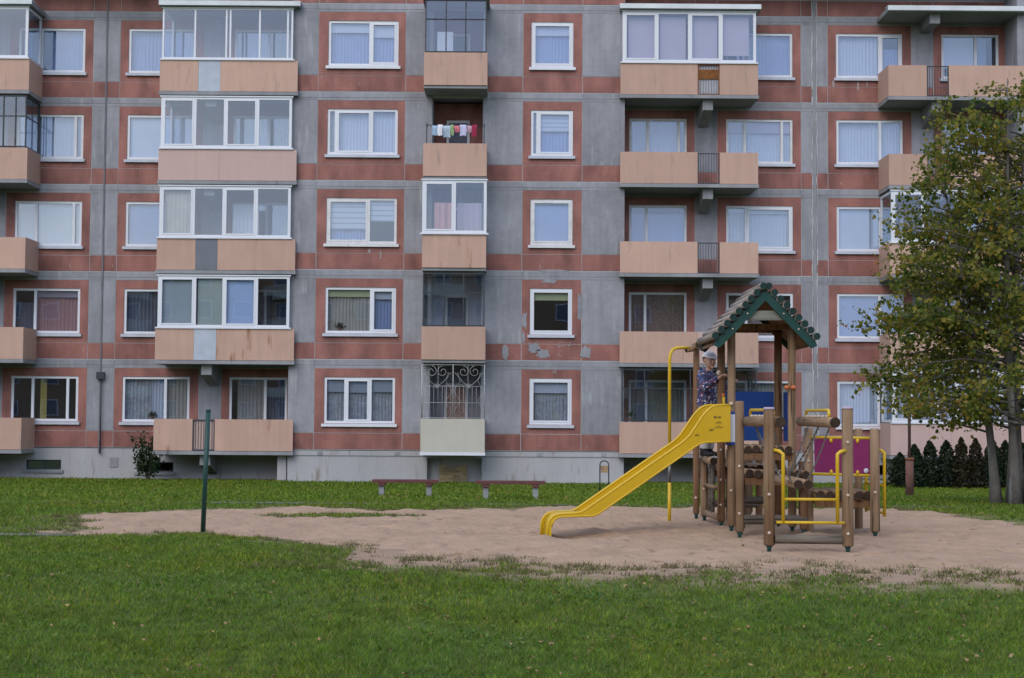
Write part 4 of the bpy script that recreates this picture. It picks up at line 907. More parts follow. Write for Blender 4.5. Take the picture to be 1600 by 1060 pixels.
arc = [(-.105, 0, 0), (-.105, 0, .70)] + [(-.105 * math.cos(math.pi * k / 8), 0, .70 + .10 * math.sin(math.pi * k / 8)) for k in range(1, 8)] + [(.105, 0, .70), (.105, 0, 0)]
Mesh().tube(arc, .014, 8).build('stand', mat('dark_green_metal', (.03, .045, .045), .5, .2, 5), root)
Mesh().prism([(-.075, .52), (.075, .52), (.085, .68), (-.085, .68)], 'y', -.07, .07).build('bin_bucket', mat('tan_bin', (.33, .22, .12), .7, .3, 12), root)
root = empty('street_lamp', (9.19, 34.8, Gz(34.8))); tag(root, 'rusty thin lamp post with a small flat head among the branches', 'lamp post')
Mesh().tube([(0, 0, 0), (0, 0, .88)], .095, 12).build('base', mat('flaking_rust', (.17, .085, .07), .9, .25, 7, 30, stain=(.34, .31, .31), stain_at=.58), root)
Mesh().tube([(0, 0, .85), (0, 0, .90)], [.11, .11], 12).build('collar', M['rust'], root); Mesh().tube([(0, 0, .9), (0, 0, 3.5)], .036, 10).build('pole', mat('rusty_pole', (.14, .085, .075), .9, .2, 6), root)
Mesh().tube([(0, 0, 3.45), (0, 0, 3.55), (0, 0, 3.62), (0, 0, 3.72)], [.06, .12, .21, .03], 14).build('lamp_head', mat('lamp_green', (.05, .07, .065), .5, .2, 5), root); Mesh().tube([(0, 0, 3.722), (0, 0, 3.75)], [.20, .05], 14).build('lamp_cap', M['flash'], root)
root = empty('green_post', (-3.655, 18.34, Gz(18.3) - .05)); root.rotation_euler = (0, R(1.6), 0); tag(root, 'lone slim dark green metal post at the left edge of the sand', 'post')
gp = mat('dark_green_paint', (.012, .055, .045), .45, .15, 6, spec=.4); Mesh().tube([(0, 0, 0), (0, 0, 1.50)], .030, 12).build('pole', gp, root); Mesh().tube([(0, 0, 1.501), (0, 0, 1.525)], [.034, .026], 12).build('cap', gp, root)

# ------------------------------------------------------------------ play structure
M['wood'] = wood_mat('brown_log', (.11, .048, .020), (.28, .165, .092)); M['wood2'] = wood_mat('weathered_log', (.150, .085, .042), (.34, .235, .150)); M['woody'] = wood_mat('weathered_log_along', (.15, .085, .042), (.36, .25, .155), ax='y'); M['woodx'] = wood_mat('weathered_log_across', (.10, .082, .064), (.235, .20, .165), ax='x')
M['roofwood'] = wood_mat('grey_roof_log', (.20, .16, .13), (.40, .345, .30), ax='y'); M['endgrain'] = mat('dark_end_grain', (.050, .032, .022), .9, .3, 20)
M['green'] = mat('green_paint', (.007, .050, .042), .5, .15, 5, 30, spec=.4); M['yellow'] = mat('yellow_plastic', (.60, .38, .012), .38, .07, 3, 25, spec=.45, stain=(.42, .26, .02), stain_at=.68); M['ysteel'] = mat('yellow_steel', (.62, .40, .015), .35, .07, 4, 25, spec=.45)
M['greenend'] = mat('dull_green_end', (.010, .034, .030), .7, .25, 12); M['blue'] = mat('blue_board', (.010, .060, .26), .45, .08, 3, spec=.4); M['magenta'] = mat('magenta_board', (.20, .016, .100), .5, .10, 3, spec=.35, stain=(.20, .015, .09), stain_at=.6); M['cap'] = mat('pale_bolt_cap', (.55, .45, .36), .5, .1, 5); M['orange'] = mat('orange_cap', (.55, .16, .06), .5, .1, 5); M['steel'] = mat('galvanised', (.20, .19, .18), .45, .15, 8, metal=.6)
play = empty('play_structure', (3.1, 18.7, 0)); tag(play, 'wooden climbing frame with gabled log roof, yellow slide and chain bridge', 'playground')
PO = Vector((-3.1, -18.7, 0))
def pp_(ms, name, m, par=None):
    o = ms.build(name, m, par or play)
    if par is None: o.location = PO
    return o
def post(x, y, top, r=.052, m='wood', foot=True, caps=(), cap_top=None):
    z0 = .085 if foot else -.1
    p = pp_(Mesh().tube([(x, y, z0), (x, y, z0 + .015), (x, y, top - .015), (x, y, top)], [r * .8, r, r * .97, r * .82], 14, capmi=1), 'post', [M[m], M['wood2']])
    if foot: pp_(Mesh().tube([(x, y, -.08), (x, y, .05), (x, y, .098)], [.022, .022, .042], 8), 'foot', M['green'], p)
    for z in caps: pp_(Mesh().ball((x - .01, y - r, z), .018, 8, 5), 'bolt_cap', M['cap'], p)
    if cap_top: pp_(Mesh().tube([(x, y, top - .012), (x, y, top + .012)], [r * 1.06, r * .9], 14), 'post_cap', M['c_lilac'], p)
    return p
P1, P2, P3, P4 = (2.755, 18.74), (2.735, 19.50), (3.495, 18.70), (3.46, 19.46)
post(*P1, 2.52, m='wood2', caps=(.52, 1.40)); post(*P2, 2.52, caps=(.62, .30, 1.0)); post(*P3, 2.55, m='wood2', caps=(1.0,)); post(*P4, 2.52)
post(2.715, 17.82, 1.61, .054, 'wood2', caps=(.3, .85)); post(2.745, 15.98, 1.52, .060, 'wood2', caps=(.62, .22), cap_top=True); post(3.555, 15.92, 1.53, .062, 'wood2', caps=(.62, .22, 1.17), cap_top=True)
post(3.64, 18.40, 1.30, .056, 'wood2', foot=False, caps=(.9,)); post(4.33, 17.95, 1.30, .058, 'wood2', caps=(.55,)); post(4.38, 19.0, 1.29, .052, 'wood2', foot=False)
post(2.615, 21.1, 2.36, .046, caps=(.3,)); post(2.665, 20.62, .90, .054, 'wood2', caps=(.45,)); post(3.42, 20.7, 1.02, .05); post(3.38, 21.3, .95, .05); post(4.04, 20.9, .82, .05); post(3.55, 18.25, .68, .05); post(2.80, 18.28, .69, .05)
for x in (3.02, 3.14, 3.26): post(x, 20.72, .98, .054, 'wood2', foot=False)
# decks of short logs
def deck(x0, x1, y0, y1, z, n, m='woody'):
    w_ = max(0, (x1 - x0) / n - .062)
    d = pp_(Mesh().bar((x0, y0 + .05, z - .105 - w_), (x1, y0 + .05, z - .105 - w_), .05, .085), 'deck', M['wood']); pp_(Mesh().bar((x0, y1 - .05, z - .105 - w_), (x1, y1 - .05, z - .105 - w_), .05, .085), 'beam', M['wood'], d)
    w = (x1 - x0) / n
    for i in range(n):
        x = x0 + (i + .5) * w; zz = z - w / 2 + rnd.uniform(-.008, .008); a = rnd.uniform(-.03, .02)
        pp_(Mesh().tube([(x, y0 + a, zz), (x, y1, zz)], w * .50, 10, capmi=1), 'deck_log', [M[m], M['endgrain']], d)
deck(2.80, 3.48, 18.62, 19.44, 1.08, 7); deck(2.82, 3.58, 18.02, 18.58, .80, 8); deck(3.66, 4.34, 18.08, 18.95, .56, 6); deck(2.74, 3.40, 19.66, 20.60, .80, 7)
def log(a, b, r, m='woodx', capm='endgrain', name='rail_log'): return pp_(Mesh().tube([a, b], r, 12, capmi=1), name, [M[m], M[capm]])
log((2.80, 15.96, .155), (3.50, 15.92, .155), .048); log((2.78, 18.25, .20), (3.58, 18.25, .20), .056); log((2.8, 19.5, .36), (3.45, 19.5, .36), .045); log((2.8, 20.66, .25), (3.4, 20.68, .25), .05)
# slide
A2, B2 = Vector((2.70, 18.56, 0)), Vector((.45, 18.16, 0)); sd_ = (B2 - A2).normalized(); sn = Vector((-sd_.y, sd_.x, 0)); sn = sn if sn.y > 0 else -sn
TOP = [(-.02, 1.565), (.10, 1.567), (.18, 1.558), (.225, 1.535), (.27, 1.50), (.315, 1.45), (.36, 1.39), (.49, 1.20), (.53, 1.16), (.58, 1.115), (1.80, .295), (1.85, .27), (1.91, .26), (2.10, .252), (2.15, .242), (2.19, .222), (2.225, .18), (2.245, .12), (2.25, -.06)]
BOT = [(-.02, 1.12), (.10, 1.118), (.28, 1.11), (.31, 1.107), (.34, 1.10), (.38, 1.085), (.43, 1.055), (.56, .967), (.60, .94), (.66, .90), (1.60, .27), (1.64, .245), (1.69, .225), (2.08, .218), (2.13, .206), (2.165, .185), (2.19, .15), (2.205, .10), (2.21, -.10)]
def sp_(s, z, off): p = A2 + sd_ * s + sn * off; return (p.x, p.y, z)
slide = None
def slide_panel(off, th):
    vs = []; fs = []; n = len(TOP)
    for (a, b) in zip(TOP, BOT):
        for o_ in (off, off + th): vs += [sp_(a[0], a[1], o_), sp_(b[0], b[1], o_)]
    for i in range(n - 1):
        k = 4 * i; j = k + 4; fs += [(k, j, j + 1, k + 1), (k + 2, k + 3, j + 3, j + 2), (k, k + 2, j + 2, j), (k + 1, j + 1, j + 3, k + 3)]
    return Mesh().add(vs, fs)
BED = [(b[0] + (t[0] - b[0]) * .25, b[1] + .045 if b[1] > .2 else b[1] + .03) for t, b in zip(TOP, BOT)]; BED[-1] = (2.235, -.06)
ms = Mesh(); vs = []
for s_, z in BED: vs += [sp_(s_, z, .028), sp_(s_, z - .005, .21), sp_(s_, z, .392), sp_(s_ - .006, z - .02, .392), sp_(s_ - .006, z - .02, .028)]
fs = []
for i in range(len(BED) - 1):
    k = 5 * i
    for q in range(5): fs.append((k + q, k + 5 + q, k + 5 + (q + 1) % 5, k + (q + 1) % 5))
ms.add(vs, fs, 0, True); slide = pp_(ms, 'slide', M['yellow'])
for off in (0, .395):
    pp_(slide_panel(off, .025), 'side_panel', M['yellow'], slide)
    pp_(Mesh().tube([sp_(s_, z, off + .012) for s_, z in TOP], .017, 8), 'rim', M['yellow'], slide)
    if off == 0: pp_(Mesh().tube([sp_(s_, z + .004, off + .006) for s_, z in BOT[:-1]], .013, 6), 'rim', M['yellow'], slide)
gf = Mesh()     # pen scribbles
for (s0, z0, w_) in ((.10, 1.42, .05), (.16, 1.42, .03), (.09, 1.355, .08), (.08, 1.30, .10), (.20, 1.265, .05), (.38, 1.20, .05)):
    n_ = 9; pts = [sp_(s0 + w_ * k / n_, z0 + .014 * math.sin(k * 2.3 + s0 * 40) + .008 * math.cos(k * 5.1), -.003) for k in range(n_ + 1)]; gf.tube(pts, .0028, 4)
pp_(gf, 'scribble', M['darkmetal'], slide)
# gabled roof of round logs
RX, RZ, SLP = 3.115, 2.965, 1.04; Y0r, Y1r = 18.36, 19.80
roof = pp_(Mesh().bar((RX, Y0r + .06, RZ - .09), (RX, Y1r - .06, RZ - .09), .06, .08).bar((2.72, P1[1], 2.54), (3.52, P1[1], 2.54), .05, .07).bar((2.72, P2[1], 2.54), (3.52, P2[1], 2.54), .05, .07), 'roof', M['wood'])
un = math.hypot(1, SLP)
for s_ in (-1, 1):
    for k in range(9):
        t = .045 + k * .101; x = RX + s_ * t * .72; z = RZ + .055 - t * .72 * SLP + .022; yj = rnd.uniform(-.02, .02)
        pp_(Mesh().tube([(x, Y0r - .04 + yj, z), (x, Y1r + yj, z)], .044, 12, capmi=1), 'roof_log', [M['roofwood'], M['greenend']], roof)
    for yy in (Y0r, Y1r - .10):
        e = (RX + s_ * .60, yy, RZ - .60 * SLP - .01); a_ = (RX + s_ * .0, yy + (.002 if s_ > 0 else 0), RZ - .0)
        pp_(Mesh().prism([(RX, RZ + .01), (RX, RZ - .13), (RX + s_ * .555, RZ - .13 - .555 * SLP), (RX + s_ * .63, RZ - .05 - .60 * SLP), (RX + s_ * .60, RZ + .01 - .60 * SLP)], 'y', yy + (.001 if s_ > 0 else 0), yy + .035), 'bargeboard', M['green'], roof)
    for q in (.22, .40): pp_(Mesh().ball((RX + s_ * q, Y0r - .004, RZ - .06 - q * SLP), .012, 8, 5), 'bolt_cap', M['cap'], roof)
    pp_(Mesh().prism([(RX + s_ * .05, RZ - .07), (RX + s_ * .05, RZ - .04), (RX + s_ * .60, RZ - .02 - .60 * SLP), (RX + s_ * .60, RZ - .05 - .60 * SLP)], 'y', Y0r + .04, Y1r - .11), 'roof_board', M['wood'], roof)
pp_(bx(RX - .30, RX + .30, Y0r + .04, Y0r + .085, 2.60, 2.715), 'tie_beam', wood_mat('greenish_beam', (.10, .12, .10), (.25, .25, .21), ax='x'), roof)
# guard boards
pp_(bx(2.79, 3.41, 19.50, 19.52, 1.12, 1.75), 'guard_board', M['blue']); pp_(bx(3.52, 3.54, 18.78, 19.42, 1.12, 1.74), 'guard_board', M['blue'])
bo = pp_(bx(2.672, 2.80, 18.655, 18.672, 1.08, 1.49), 'notice_board', M['blue']); pp_(bx(2.682, 2.792, 18.648, 18.654, 1.115, 1.455), 'notice_sheet', M['c_white'], bo)
Ia, Rb = Vector((3.70, 18.34, 0)), Vector((4.28, 17.99, 0))
pn = pp_(Mesh().bar(Ia + Vector((0, 0, .965)), Rb + Vector((0, 0, .965)), .018, .40), 'guard_board', M['magenta'])
for zz, zc in ((1.185, 1.15), (.745, .775)):
    rl = Mesh().tube([Ia + Vector((-.05, .02, zz)), Rb + Vector((.05, -.03, zz))], .016, 8); rl = pp_(rl, 'guard_rail', M['ysteel'], pn)
    for q in (.3, .78): c_ = Ia.lerp(Rb, q); pp_(Mesh().ball((c_.x, c_.y - .015, zc), (.022, .018, .03), 8, 5), 'clip', M['ysteel'], pn)
c_ = Ia.lerp(Rb, .93); pp_(Mesh().ball((c_.x, c_.y - .02, .80), (.030, .012, .030), 12, 6), 'white_knob', M['c_white'], pn)
# front ladder
def ladder(tops, bends, zb, rungs, name='ladder'):
    ms = Mesh()
    for a, b in zip(tops, bends):
        a = Vector(a); b = Vector(b); pts = [a, a.lerp(b, .6) + Vector((0, 0, .012)), b, b + Vector((0, 0, -.06)), Vector((b.x, b.y, zb))]; ms.tube(pts, .019, 10)
    for z, ov in rungs:
        a = Vector((bends[0][0], bends[0][1], z)); b = Vector((bends[1][0], bends[1][1], z)); d = (b - a).normalized(); ms.tube([a - d * ov, b + d * ov], .016, 8)
    return pp_(ms, name, M['ysteel'])
ladder([(2.79, 15.93, 1.085), (3.52, 15.87, 1.085)], [(2.872, 15.87, 1.045), (3.432, 15.84, 1.045)], .33, [(.575, 0), (.335, .07)])
ladder([(4.38, 18.02, 1.05), (4.40, 18.95, 1.05)], [(4.455, 18.0, 1.01), (4.455, 18.92, 1.01)], .26, [(.30, .0), (.62, 0)])
# chain bridge: top logs with grab handles, hanging log step, chains
for xa, ya, xb, yb_, hy0, hy1 in ((2.862, 15.95, 2.79, 17.80, 16.3, 17.55), (3.44, 15.98, 3.53, 18.35, 16.35, 17.9)):
    lg = log((xa, ya, 1.375), (xb, yb_, 1.375), .057, 'woody', name='top_log')
    f_ = lambda y, z: (xa + (xb - xa) * (y - ya) / (yb_ - ya), y, z)
    pp_(Mesh().tube([f_(hy0, 1.42), f_(hy0, 1.485), f_(hy0 + .03, 1.505), f_(hy1 - .03, 1.505), f_(hy1, 1.485), f_(hy1, 1.42)], .017, 8), 'grab_handle', M['ysteel'], lg)
    for k in range(6): pp_(Mesh().ball(f_(hy0 + .1 + k * (hy1 - hy0 - .2) / 5, 1.437), (.026, .035, .018), 8, 5), 'foot_stud', M['cap'], lg)
for x in (3.085, 3.19): log((x, 16.15, .715), (x, 17.75, .715), .050, 'woody', name='hanging_log')
def chain(a, b):
    a = Vector(a); b = Vector(b); n_ = int((b - a).length / .032); ms = Mesh(); d = (b - a).normalized(); u = d.cross(Vector((0, 1, .1))).normalized(); v = d.cross(u)
    for k in range(n_):
        c_ = a.lerp(b, (k + .5) / n_) + Vector((0, 0, -.04 * math.sin(math.pi * (k + .5) / n_))); ms.bar(c_ - d * .021, c_ + d * .021, .020 if k % 2 else .007, .007 if k % 2 else .020, up=tuple(v))
    pp_(ms, 'chain', M['steel'])
for y in (16.35, 16.95, 17.5):
    chain((2.85, y, 1.33), (3.05, y + .04, .74)); chain((3.46, y, 1.33), (3.22, y + .04, .74))
chain((3.46, 16.9, 1.33), (3.22, 17.5, .74)); chain((2.84, 17.4, 1.33), (3.05, 16.9, .74))
# fire pole and its bracket
pp_(Mesh().tube([(2.615, 20.78, 2.405), (2.615, 21.22, 2.405)], .055, 12, capmi=1).tube([(2.45, 20.93, 2.345), (2.60, 20.98, 2.37)], .045, 10, capmi=1), 'bracket_log', [M['woody'], M['endgrain']])
pp_(Mesh().tube([(2.50, 20.92, 2.37), (2.32, 20.86, 2.365), (2.26, 20.83, 2.34), (2.225, 20.80, 2.29), (2.212, 20.8, 2.2), (2.212, 20.8, .80)], .023, 10).tube([(2.212, 20.8, .52), (2.212, 20.8, -.1)], .024, 10), 'slide_pole', M['ysteel']); pp_(Mesh().tube([(2.212, 20.8, .801), (2.212, 20.8, .519)], .021, 10), 'pole_sleeve', M['steel'])
# climbing frame under the child: standing log, rungs, uprights
log((2.655, 20.62, .852), (2.645, 19.53, .852), .050, 'woody'); log((2.67, 20.58, .50), (2.735, 19.53, .50), .030, 'woody'); log((2.67, 20.58, .13), (2.735, 19.53, .13), .042, 'woody')
for y in (20.05, 20.30): pp_(Mesh().tube([(2.70, y, .13), (2.71, y, .83)], .028, 8), 'upright', M['woodx'])
pp_(Mesh().ball((2.70, 19.46, 1.985), (.032, .032, .036), 10, 6), 'climbing_hold', M['cap']); pp_(Mesh().ball((2.745, 18.68, 1.585), .026, 8, 5), 'climbing_hold', M['cap']); pp_(Mesh().ball((2.755, 19.44, 1.70), .026, 8, 5), 'climbing_hold', M['orange']); pp_(Mesh().tube([(2.76, 19.43, 1.68), (2.765, 19.43, 1.52)], .02, 8), 'grip', M['ysteel'])
for x in (3.42, 3.50): pp_(Mesh().ball((x, 18.64, 1.79), (.035, .03, .028), 8, 5), 'climbing_hold', M['orange'])

# ------------------------------------------------------------------ the child
def remeshed(ms, name, mats, parent, vox=.007, sm=4):
    o = ms.build(name, mats, parent); md = o.modifiers.new('remesh', 'REMESH'); md.mode = 'VOXEL'; md.voxel_size = vox; md.use_smooth_shade = True
    s_ = o.modifiers.new('smooth', 'SMOOTH'); s_.iterations = sm; s_.factor = .5
    dg = bpy.context.evaluated_depsgraph_get(); me = bpy.data.meshes.new_from_object(o.evaluated_get(dg)); o.modifiers.clear(); o.data = me; return o
skin = mat('skin', (.56, .33, .25), .55, .05, 12); skin.node_tree.nodes['Principled BSDF'].inputs['Subsurface Weight'].default_value = .05
fwd = Vector((.80, -.60, 0)); rgt = Vector((fwd.y, -fwd.x, 0)); UP = Vector((0, 0, 1))
def W(f_, r_, z): return fwd * f_ + rgt * r_ + UP * z
PB = Vector((2.625, 20.0, .902))
def person():
    hand = Vector((2.735, 19.425, 1.945)) - PB; hl = W(.27, -.20, .98)
    lk = Vector((.42, -.9, -.05)).normalized(); lr = Vector((lk.y, -lk.x, 0)).normalized(); HC = W(.045, .015, 1.265)          # head looks towards the viewer
    b = Mesh()
    # head, neck
    b.ball(HC, (.078, .078, .105), 16, 12); b.ball(HC + lk * .022 + UP * -.042, (.060, .060, .066), 14, 8); b.ball(HC - lk * .02 + UP * .02, (.082, .085, .088), 14, 8)
    b.tube([W(.0, 0, 1.03), W(.02, .005, 1.12), W(.035, .012, 1.19)], [.05, .042, .042], 12)
    b.tube([HC + lk * .070 + UP * .022, HC + lk * .088 + UP * -.008, HC + lk * .098 + UP * -.024, HC + lk * .078 + UP * -.034], [.010, .011, .014, .011], 8)
    for s_ in (-1, 1): b.ball(HC + lr * s_ * .080 - lk * .005 + UP * -.004, (.014, .014, .027), 8, 6); b.ball(HC + lr * s_ * .036 + lk * .052 + UP * -.028, (.024, .024, .024), 8, 6)
    b.ball(HC + lk * .070 + UP * -.062, (.020, .016, .010), 8, 5); b.ball(HC + lk * .062 + UP * -.095, (.024, .022, .018), 8, 5)
    # trunk inside the clothes, arms, legs
    b.tube([W(0, 0, .55), W(0, 0, .75), W(.0, 0, .95), W(0, 0, 1.06)], [(.09, .10), (.09, .10), (.09, .12), (.06, .08)], 14, ref=tuple(fwd))
    for s_, h_ in ((1, hand), (-1, hl)):
        sh = W(-.005, s_ * .135, 1.03); el = (sh + h_) * .5 + W(-.06, s_ * .07, -.135); wr = el + (h_ - el) * .84
        b.tube([sh, el, wr, h_], [.040, .032, .022, .020], 10)
        d = (h_ - wr).normalized(); side = d.cross(UP).normalized(); up = side.cross(d)
        b.tube([wr, h_ + d * .035], [(.018, .024), (.016, .034)], 10, ref=tuple(up))
        for k in range(4):
            o_ = side * (-.026 + k * .0175); p = h_ + d * .03 + o_; L = (.024, .028, .026, .020)[k]; b.tube([p, p + d * L, p + d * L * 1.25 - up * L * .7 , p + d * L * .7 - up * L * 1.4], [.0085, .008, .0075, .0065], 7)
        p = h_ + side * -.030 * s_; b.tube([p - d * .02, p + d * .012 - side * .016 * s_ - up * .008, p + d * .034 - side * .010 * s_ - up * .02], [.011, .0095, .0075], 7)
        hip = W(0, s_ * .065, .62); kn = W(.03, s_ * .07, .345); an = W(-.01, s_ * .075, .07); b.tube([hip, kn, an], [.070, .050, .035], 10); b.tube([an + UP * -.02, an + W(.10, 0, -.045)], [.034, .028], 8)
    body = remeshed(b, 'person', skin, None, .0055, 3); body.location = PB
    tag(body, 'child in a speckled navy jacket and white cap standing on the climbing frame', 'person')
    # jacket
    j = Mesh(); j.tube([W(.0, 0, .655), W(.0, 0, .69), W(.0, 0, .82), W(-.005, 0, .96), W(-.01, 0, 1.05), W(.0, 0, 1.10), W(.01, .005, 1.135)], [(.125, .150), (.140, .165), (.125, .150), (.125, .155), (.105, .135), (.080, .085), (.062, .062)], 20, ref=tuple(fwd))
    for s_, h_ in ((1, hand), (-1, hl)):
        sh = W(-.01, s_ * .125, 1.035); el = (W(-.005, s_ * .135, 1.03) + h_) * .5 + W(-.06, s_ * .07, -.135); wr = el + (h_ - el) * .80
        j.tube([sh, sh.lerp(el, .5), el, el.lerp(wr, .55), wr], [.068, .060, .056, .048, .042], 12); j.ball(sh, (.075, .075, .07), 10, 8); j.ball(el, .057, 10, 8)
    j.tube([W(-.075, 0, 1.06), W(-.085, 0, 1.12), W(-.05, 0, 1.16)], [(.045, .085), (.045, .080), (.02, .06)], 12, ref=tuple(fwd))
    jm = bpy.data.materials.new('speckled_jacket'); jm.use_nodes = True; t = jm.node_tree; N = t.nodes; Lk = t.links; bs = N['Principled BSDF']; bs.inputs['Roughness'].default_value = .6
    g = N.new('ShaderNodeNewGeometry'); vo = N.new('ShaderNodeTexVoronoi'); vo.inputs['Scale'].default_value = 52; Lk.new(g.outputs['Position'], vo.inputs['Vector'])
    r_ = N.new('ShaderNodeValToRGB'); r_.color_ramp.interpolation = 'CONSTANT'; e = r_.color_ramp.elements; e[0].color = (.012, .016, .055, 1); e[1].position = .86; e[1].color = (.50, .50, .58, 1)
    for p_, c_ in ((.42, (.018, .030, .105, 1)), (.64, (.13, .018, .05, 1)), (.74, (.07, .12, .28, 1)), (.95, (.36, .13, .17, 1))): q = e.new(p_); q.color = c_
    sp2 = N.new('ShaderNodeSeparateXYZ'); Lk.new(vo.outputs['Color'], sp2.inputs[0]); Lk.new(sp2.outputs[0], r_.inputs[0]); Lk.new(r_.outputs[0], bs.inputs['Base Color'])
    jo = remeshed(j, 'jacket', jm, body, .007, 5); jo.location = (0, 0, 0)
    # trousers, shoes
    tr_ = Mesh(); tr_.tube([W(0, 0, .74), W(0, 0, .66), W(0, 0, .60)], [(.11, .135), (.12, .145), (.09, .12)], 16, ref=tuple(fwd))
    for s_ in (-1, 1): tr_.tube([W(0, s_ * .065, .66), W(.015, s_ * .07, .50), W(.03, s_ * .072, .345), W(.0, s_ * .075, .2), W(-.005, s_ * .077, .10)], [.082, .078, .066, .058, .054], 12)
    remeshed(tr_, 'trousers', mat('light_grey_trousers', (.42, .40, .40), .9, .10, 12, 60), body, .007, 4)
    shm = mat('dark_shoe', (.018, .018, .022), .6, .2, 12)
    for s_ in (-1, 1):
        s0 = Mesh(); s0.tube([W(-.015, s_ * .077, .115), W(-.015, s_ * .077, .05)], [.050, .047], 12); s0.tube([W(-.055, s_ * .077, .032), W(.03, s_ * .08, .038), W(.105, s_ * .085, .028), W(.125, s_ * .086, .022)], [(.030, .034), (.036, .038), (.028, .038), (.015, .02)], 12, ref=(0, 0, 1)); remeshed(s0, 'shoe', shm, body, .006, 3)
    # cap and hair
    hm = mat('short_brown_hair', (.060, .035, .020), .8, .2, 60); hb = Mesh(); hb.ball(HC - lk * .020 + UP * .018, (.087, .089, .086), 16, 10); ho = hb.build('hair', hm, body)
    bm_ = bmesh.new(); bm_.from_mesh(ho.data); bmesh.ops.delete(bm_, geom=[v for v in bm_.verts if (v.co - HC).dot(lk) > .028 or v.co.z < HC.z - .045], context='VERTS'); bm_.to_mesh(ho.data); bm_.free()
    cm = mat('white_cap', (.66, .62, .62), .8, .05, 20); cp = Mesh(); seg, rg = 20, 7; C0 = HC - lk * .010 + UP * .040; vs = []; fs = []
    for i in range(rg + 1):
        ph = math.pi / 2 * i / rg
        for k in range(seg):
            th = 2 * math.pi * k / seg; vs.append(C0 + (lk * math.cos(th) * .100 + lr * math.sin(th) * .093) * math.cos(ph) + UP * (.080 * math.sin(ph)))
    for i in range(rg):
        for k in range(seg): fs.append((i * seg + k, i * seg + (k + 1) % seg, (i + 1) * seg + (k + 1) % seg, (i + 1) * seg + k))
    cp.add(vs, fs, 0, True); cp.ball(C0 + UP * .082, .009, 8, 5); co = cp.build('cap', cm, body)
    br_ = Mesh(); n_ = 12; vs = []
    for z_ in (0, -.006):
        for k in range(n_ + 1):
            th = -1.15 + 2.3 * k / n_; dv = lk * math.cos(th) + lr * math.sin(th); vs.append(C0 + dv * .094 + UP * (.008 + z_)); ext = .070 * max(0, math.cos(th * 1.2)); vs.append(C0 + dv * .096 + lk * ext + UP * (.002 - .020 * ext / .07 + z_))
    m_ = 2 * (n_ + 1); fs = [(2 * k, 2 * k + 1, 2 * k + 3, 2 * k + 2) for k in range(n_)] + [(m_ + 2 * k, m_ + 2 * k + 2, m_ + 2 * k + 3, m_ + 2 * k + 1) for k in range(n_)] + [(2 * k + 1, m_ + 2 * k + 1, m_ + 2 * k + 3, 2 * k + 3) for k in range(n_)]
    br_.add(vs, fs, 0, True).build('brim', cm, co)
    dk = mat('dark_eye', (.02, .015, .012), .3, .1, 5); lip = mat('lip', (.36, .13, .11), .5, .05, 5); wh = mat('eye_white', (.65, .63, .62), .3, .02, 5)
    for s_ in (-1, 1):
        ec = HC + lr * s_ * .031 + lk * .072 + UP * .008; eo = Mesh().ball(ec, (.013, .011, .0075), 10, 6).build('eye', wh, body); Mesh().ball(ec + lk * .006, (.0065, .0065, .0065), 8, 5).build('iris', dk, eo)
        Mesh().tube([HC + lr * s_ * .018 + lk * .083 + UP * .026, HC + lr * s_ * .033 + lk * .079 + UP * .030, HC + lr * s_ * .048 + lk * .068 + UP * .026], [.003, .0038, .0025], 6).build('eyebrow', hm, body)
    Mesh().tube([HC + lr * -.020 + lk * .078 + UP * -.062, HC + lk * .088 + UP * -.060, HC + lr * .020 + lk * .078 + UP * -.062], [.003, .006, .003], 6).build('mouth', lip, body)
    return body
boy = person()

# ------------------------------------------------------------------ washing on the loggia line
gar = [('hanging_towel', 'pale blue towel hanging at the left end of the loggia washing line', (.36, .50, .66), .17, .30), ('hanging_shirt', 'white shirt on the loggia washing line beside the pale blue towel', (.72, .72, .76), .15, .34),
       ('hanging_cloth', 'light blue-grey cloth in the left half of the loggia washing line', (.45, .56, .66), .22, .36), ('hanging_cloth', 'narrow green cloth near the middle of the loggia washing line', (.28, .40, .20), .10, .33),
       ('hanging_shirt', 'bright coral pink shirt in the middle of the loggia washing line', (.66, .20, .24), .17, .20), ('hanging_shirt', 'pale lilac shirt right of the coral pink one on the washing line', (.50, .50, .68), .20, .34), ('hanging_cloth', 'dusty pink cloth near the right end of the loggia washing line', (.60, .38, .46), .14, .20), ('hanging_towel', 'dark red towel at the right end of the loggia washing line', (.30, .03, .07), .15, .36)]
x = -2.40
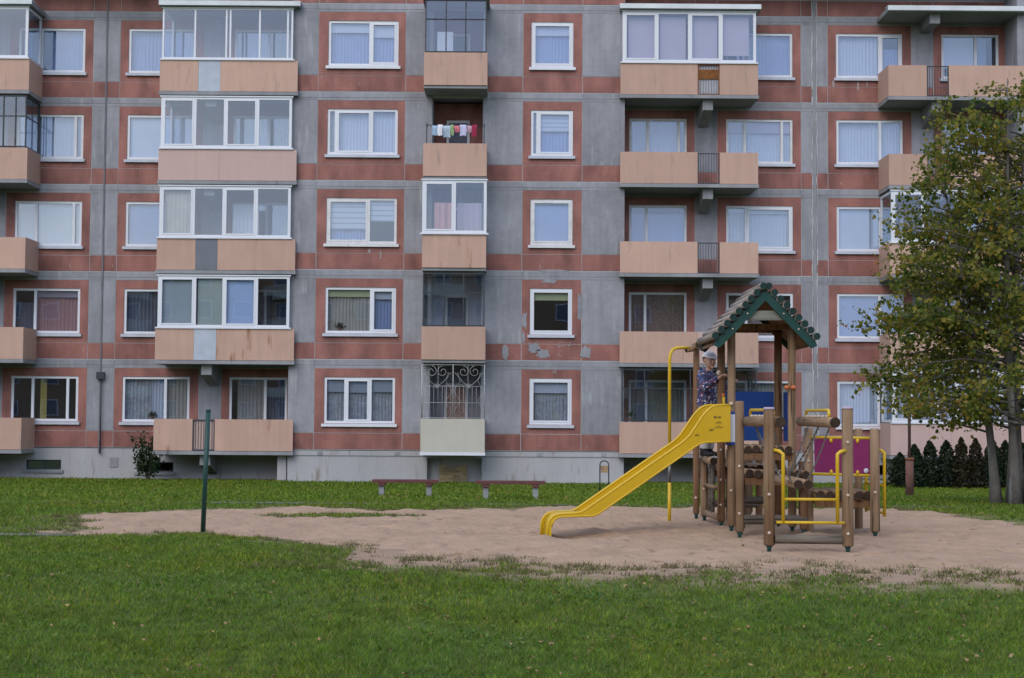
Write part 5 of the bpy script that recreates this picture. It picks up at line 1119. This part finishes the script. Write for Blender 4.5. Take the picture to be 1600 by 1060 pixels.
for i, (nm, lab, c_, w_, h_) in enumerate(gar):
    zt = ROW[2] + .985 + .615; n_ = 10; vs = []; y = YF - 1.15 + (.22 if i % 2 else .40)
    for s_ in (-1, 1):
        for a in range(n_ + 1):
            for b in range(5):
                u = a / n_; v = b / 4; vs.append((x + w_ * u + .01 * math.sin(6 * v + i), y + s_ * (.008 + .010 * v) + .018 * math.sin(u * 9 + i) * v, zt + .008 - h_ * v * (1 if s_ < 0 else .86) + .012 * math.sin(u * 7 + i * 2) * v))
    fs = []
    for s_ in (0, 1):
        o_ = s_ * (n_ + 1) * 5
        for a in range(n_):
            for b in range(4): fs.append((o_ + a * 5 + b, o_ + (a + 1) * 5 + b, o_ + (a + 1) * 5 + b + 1, o_ + a * 5 + b + 1))
    for a in range(n_): fs.append((a * 5, (a + 1) * 5, (n_ + 1) * 5 + (a + 1) * 5, (n_ + 1) * 5 + a * 5))
    o = Mesh().add(vs, fs, 0, True).build(nm, mat('laundry_' + str(i), c_, .9, .08, 10)); tag(o, lab, 'laundry', 'washing on the loggia line'); x += w_ + .012

# ------------------------------------------------------------------ pot plants on window boards
pm = mat('clay_pot', (.26, .12, .07), .8, .1, 10); lm_ = leaf_mat('houseplant', [(.1, (.02, .06, .015)), (.6, (.04, .11, .03)), (1, (.09, .17, .05))])
for x_, y_, z_, r_, lab, brown in ((-11.35, YB + .13, ROW[5] + WZ0 + .085, .11, 'small green pot plant behind the ground floor window at the left', False), (-5.28, YF + .13, ROW[4] + WZ0 + .085, .12, 'reddish brown pot plant on the second floor window board below the zebra blinds', True), (3.80, YF - .05, ROW[5] + .97, .14, 'green pot plant inside the dark framed ground floor balcony glazing', False)):
    root = empty('potted_plant', (x_, y_, z_)); tag(root, lab, 'pot plant'); Mesh().tube([(0, 0, 0), (0, 0, .09)], [.035, .048], 10).build('pot', pm, root)
    rs = np.random.RandomState(int(abs(x_) * 10)); P = rs.randn(90, 3) * np.array([r_ * .55, .012, r_ * .45]) + np.array([0, 0, .09 + r_ * .6]); leaves_obj('leaves', P, .06, thuja_b if brown else lm_, root, 3)

# ------------------------------------------------------------------ broad-leaved weeds in the turf
rs = np.random.RandomState(77); n = 26000; y = np.sqrt(rs.rand(n) * (19 ** 2 - 8.6 ** 2) + 8.6 ** 2); x = (rs.rand(n) * 2 - 1) * (.36 * y + .5)
k = (fbm(x + 13, y + 61, 1.1) + .45 * (fbm(x + 90, y + 9, 6.5) - .5) > .62) & (sdf(x, y) < -.7); x, y = x[k], y[k]
wo_ = leaves_obj('lawn_weeds', np.stack([x, y, G(y) + .012 + .016 * rs.rand(len(x))], -1), .023, leaf_mat('weed_leaf', [(.1, (.060, .130, .014)), (.6, (.100, .190, .022)), (1, (.17, .24, .04))], trans=.3), None, 8, up=2.6, aspect=.9)
tag(wo_, 'patches of low clover-like weeds in the lawn', 'weeds', kind='stuff')
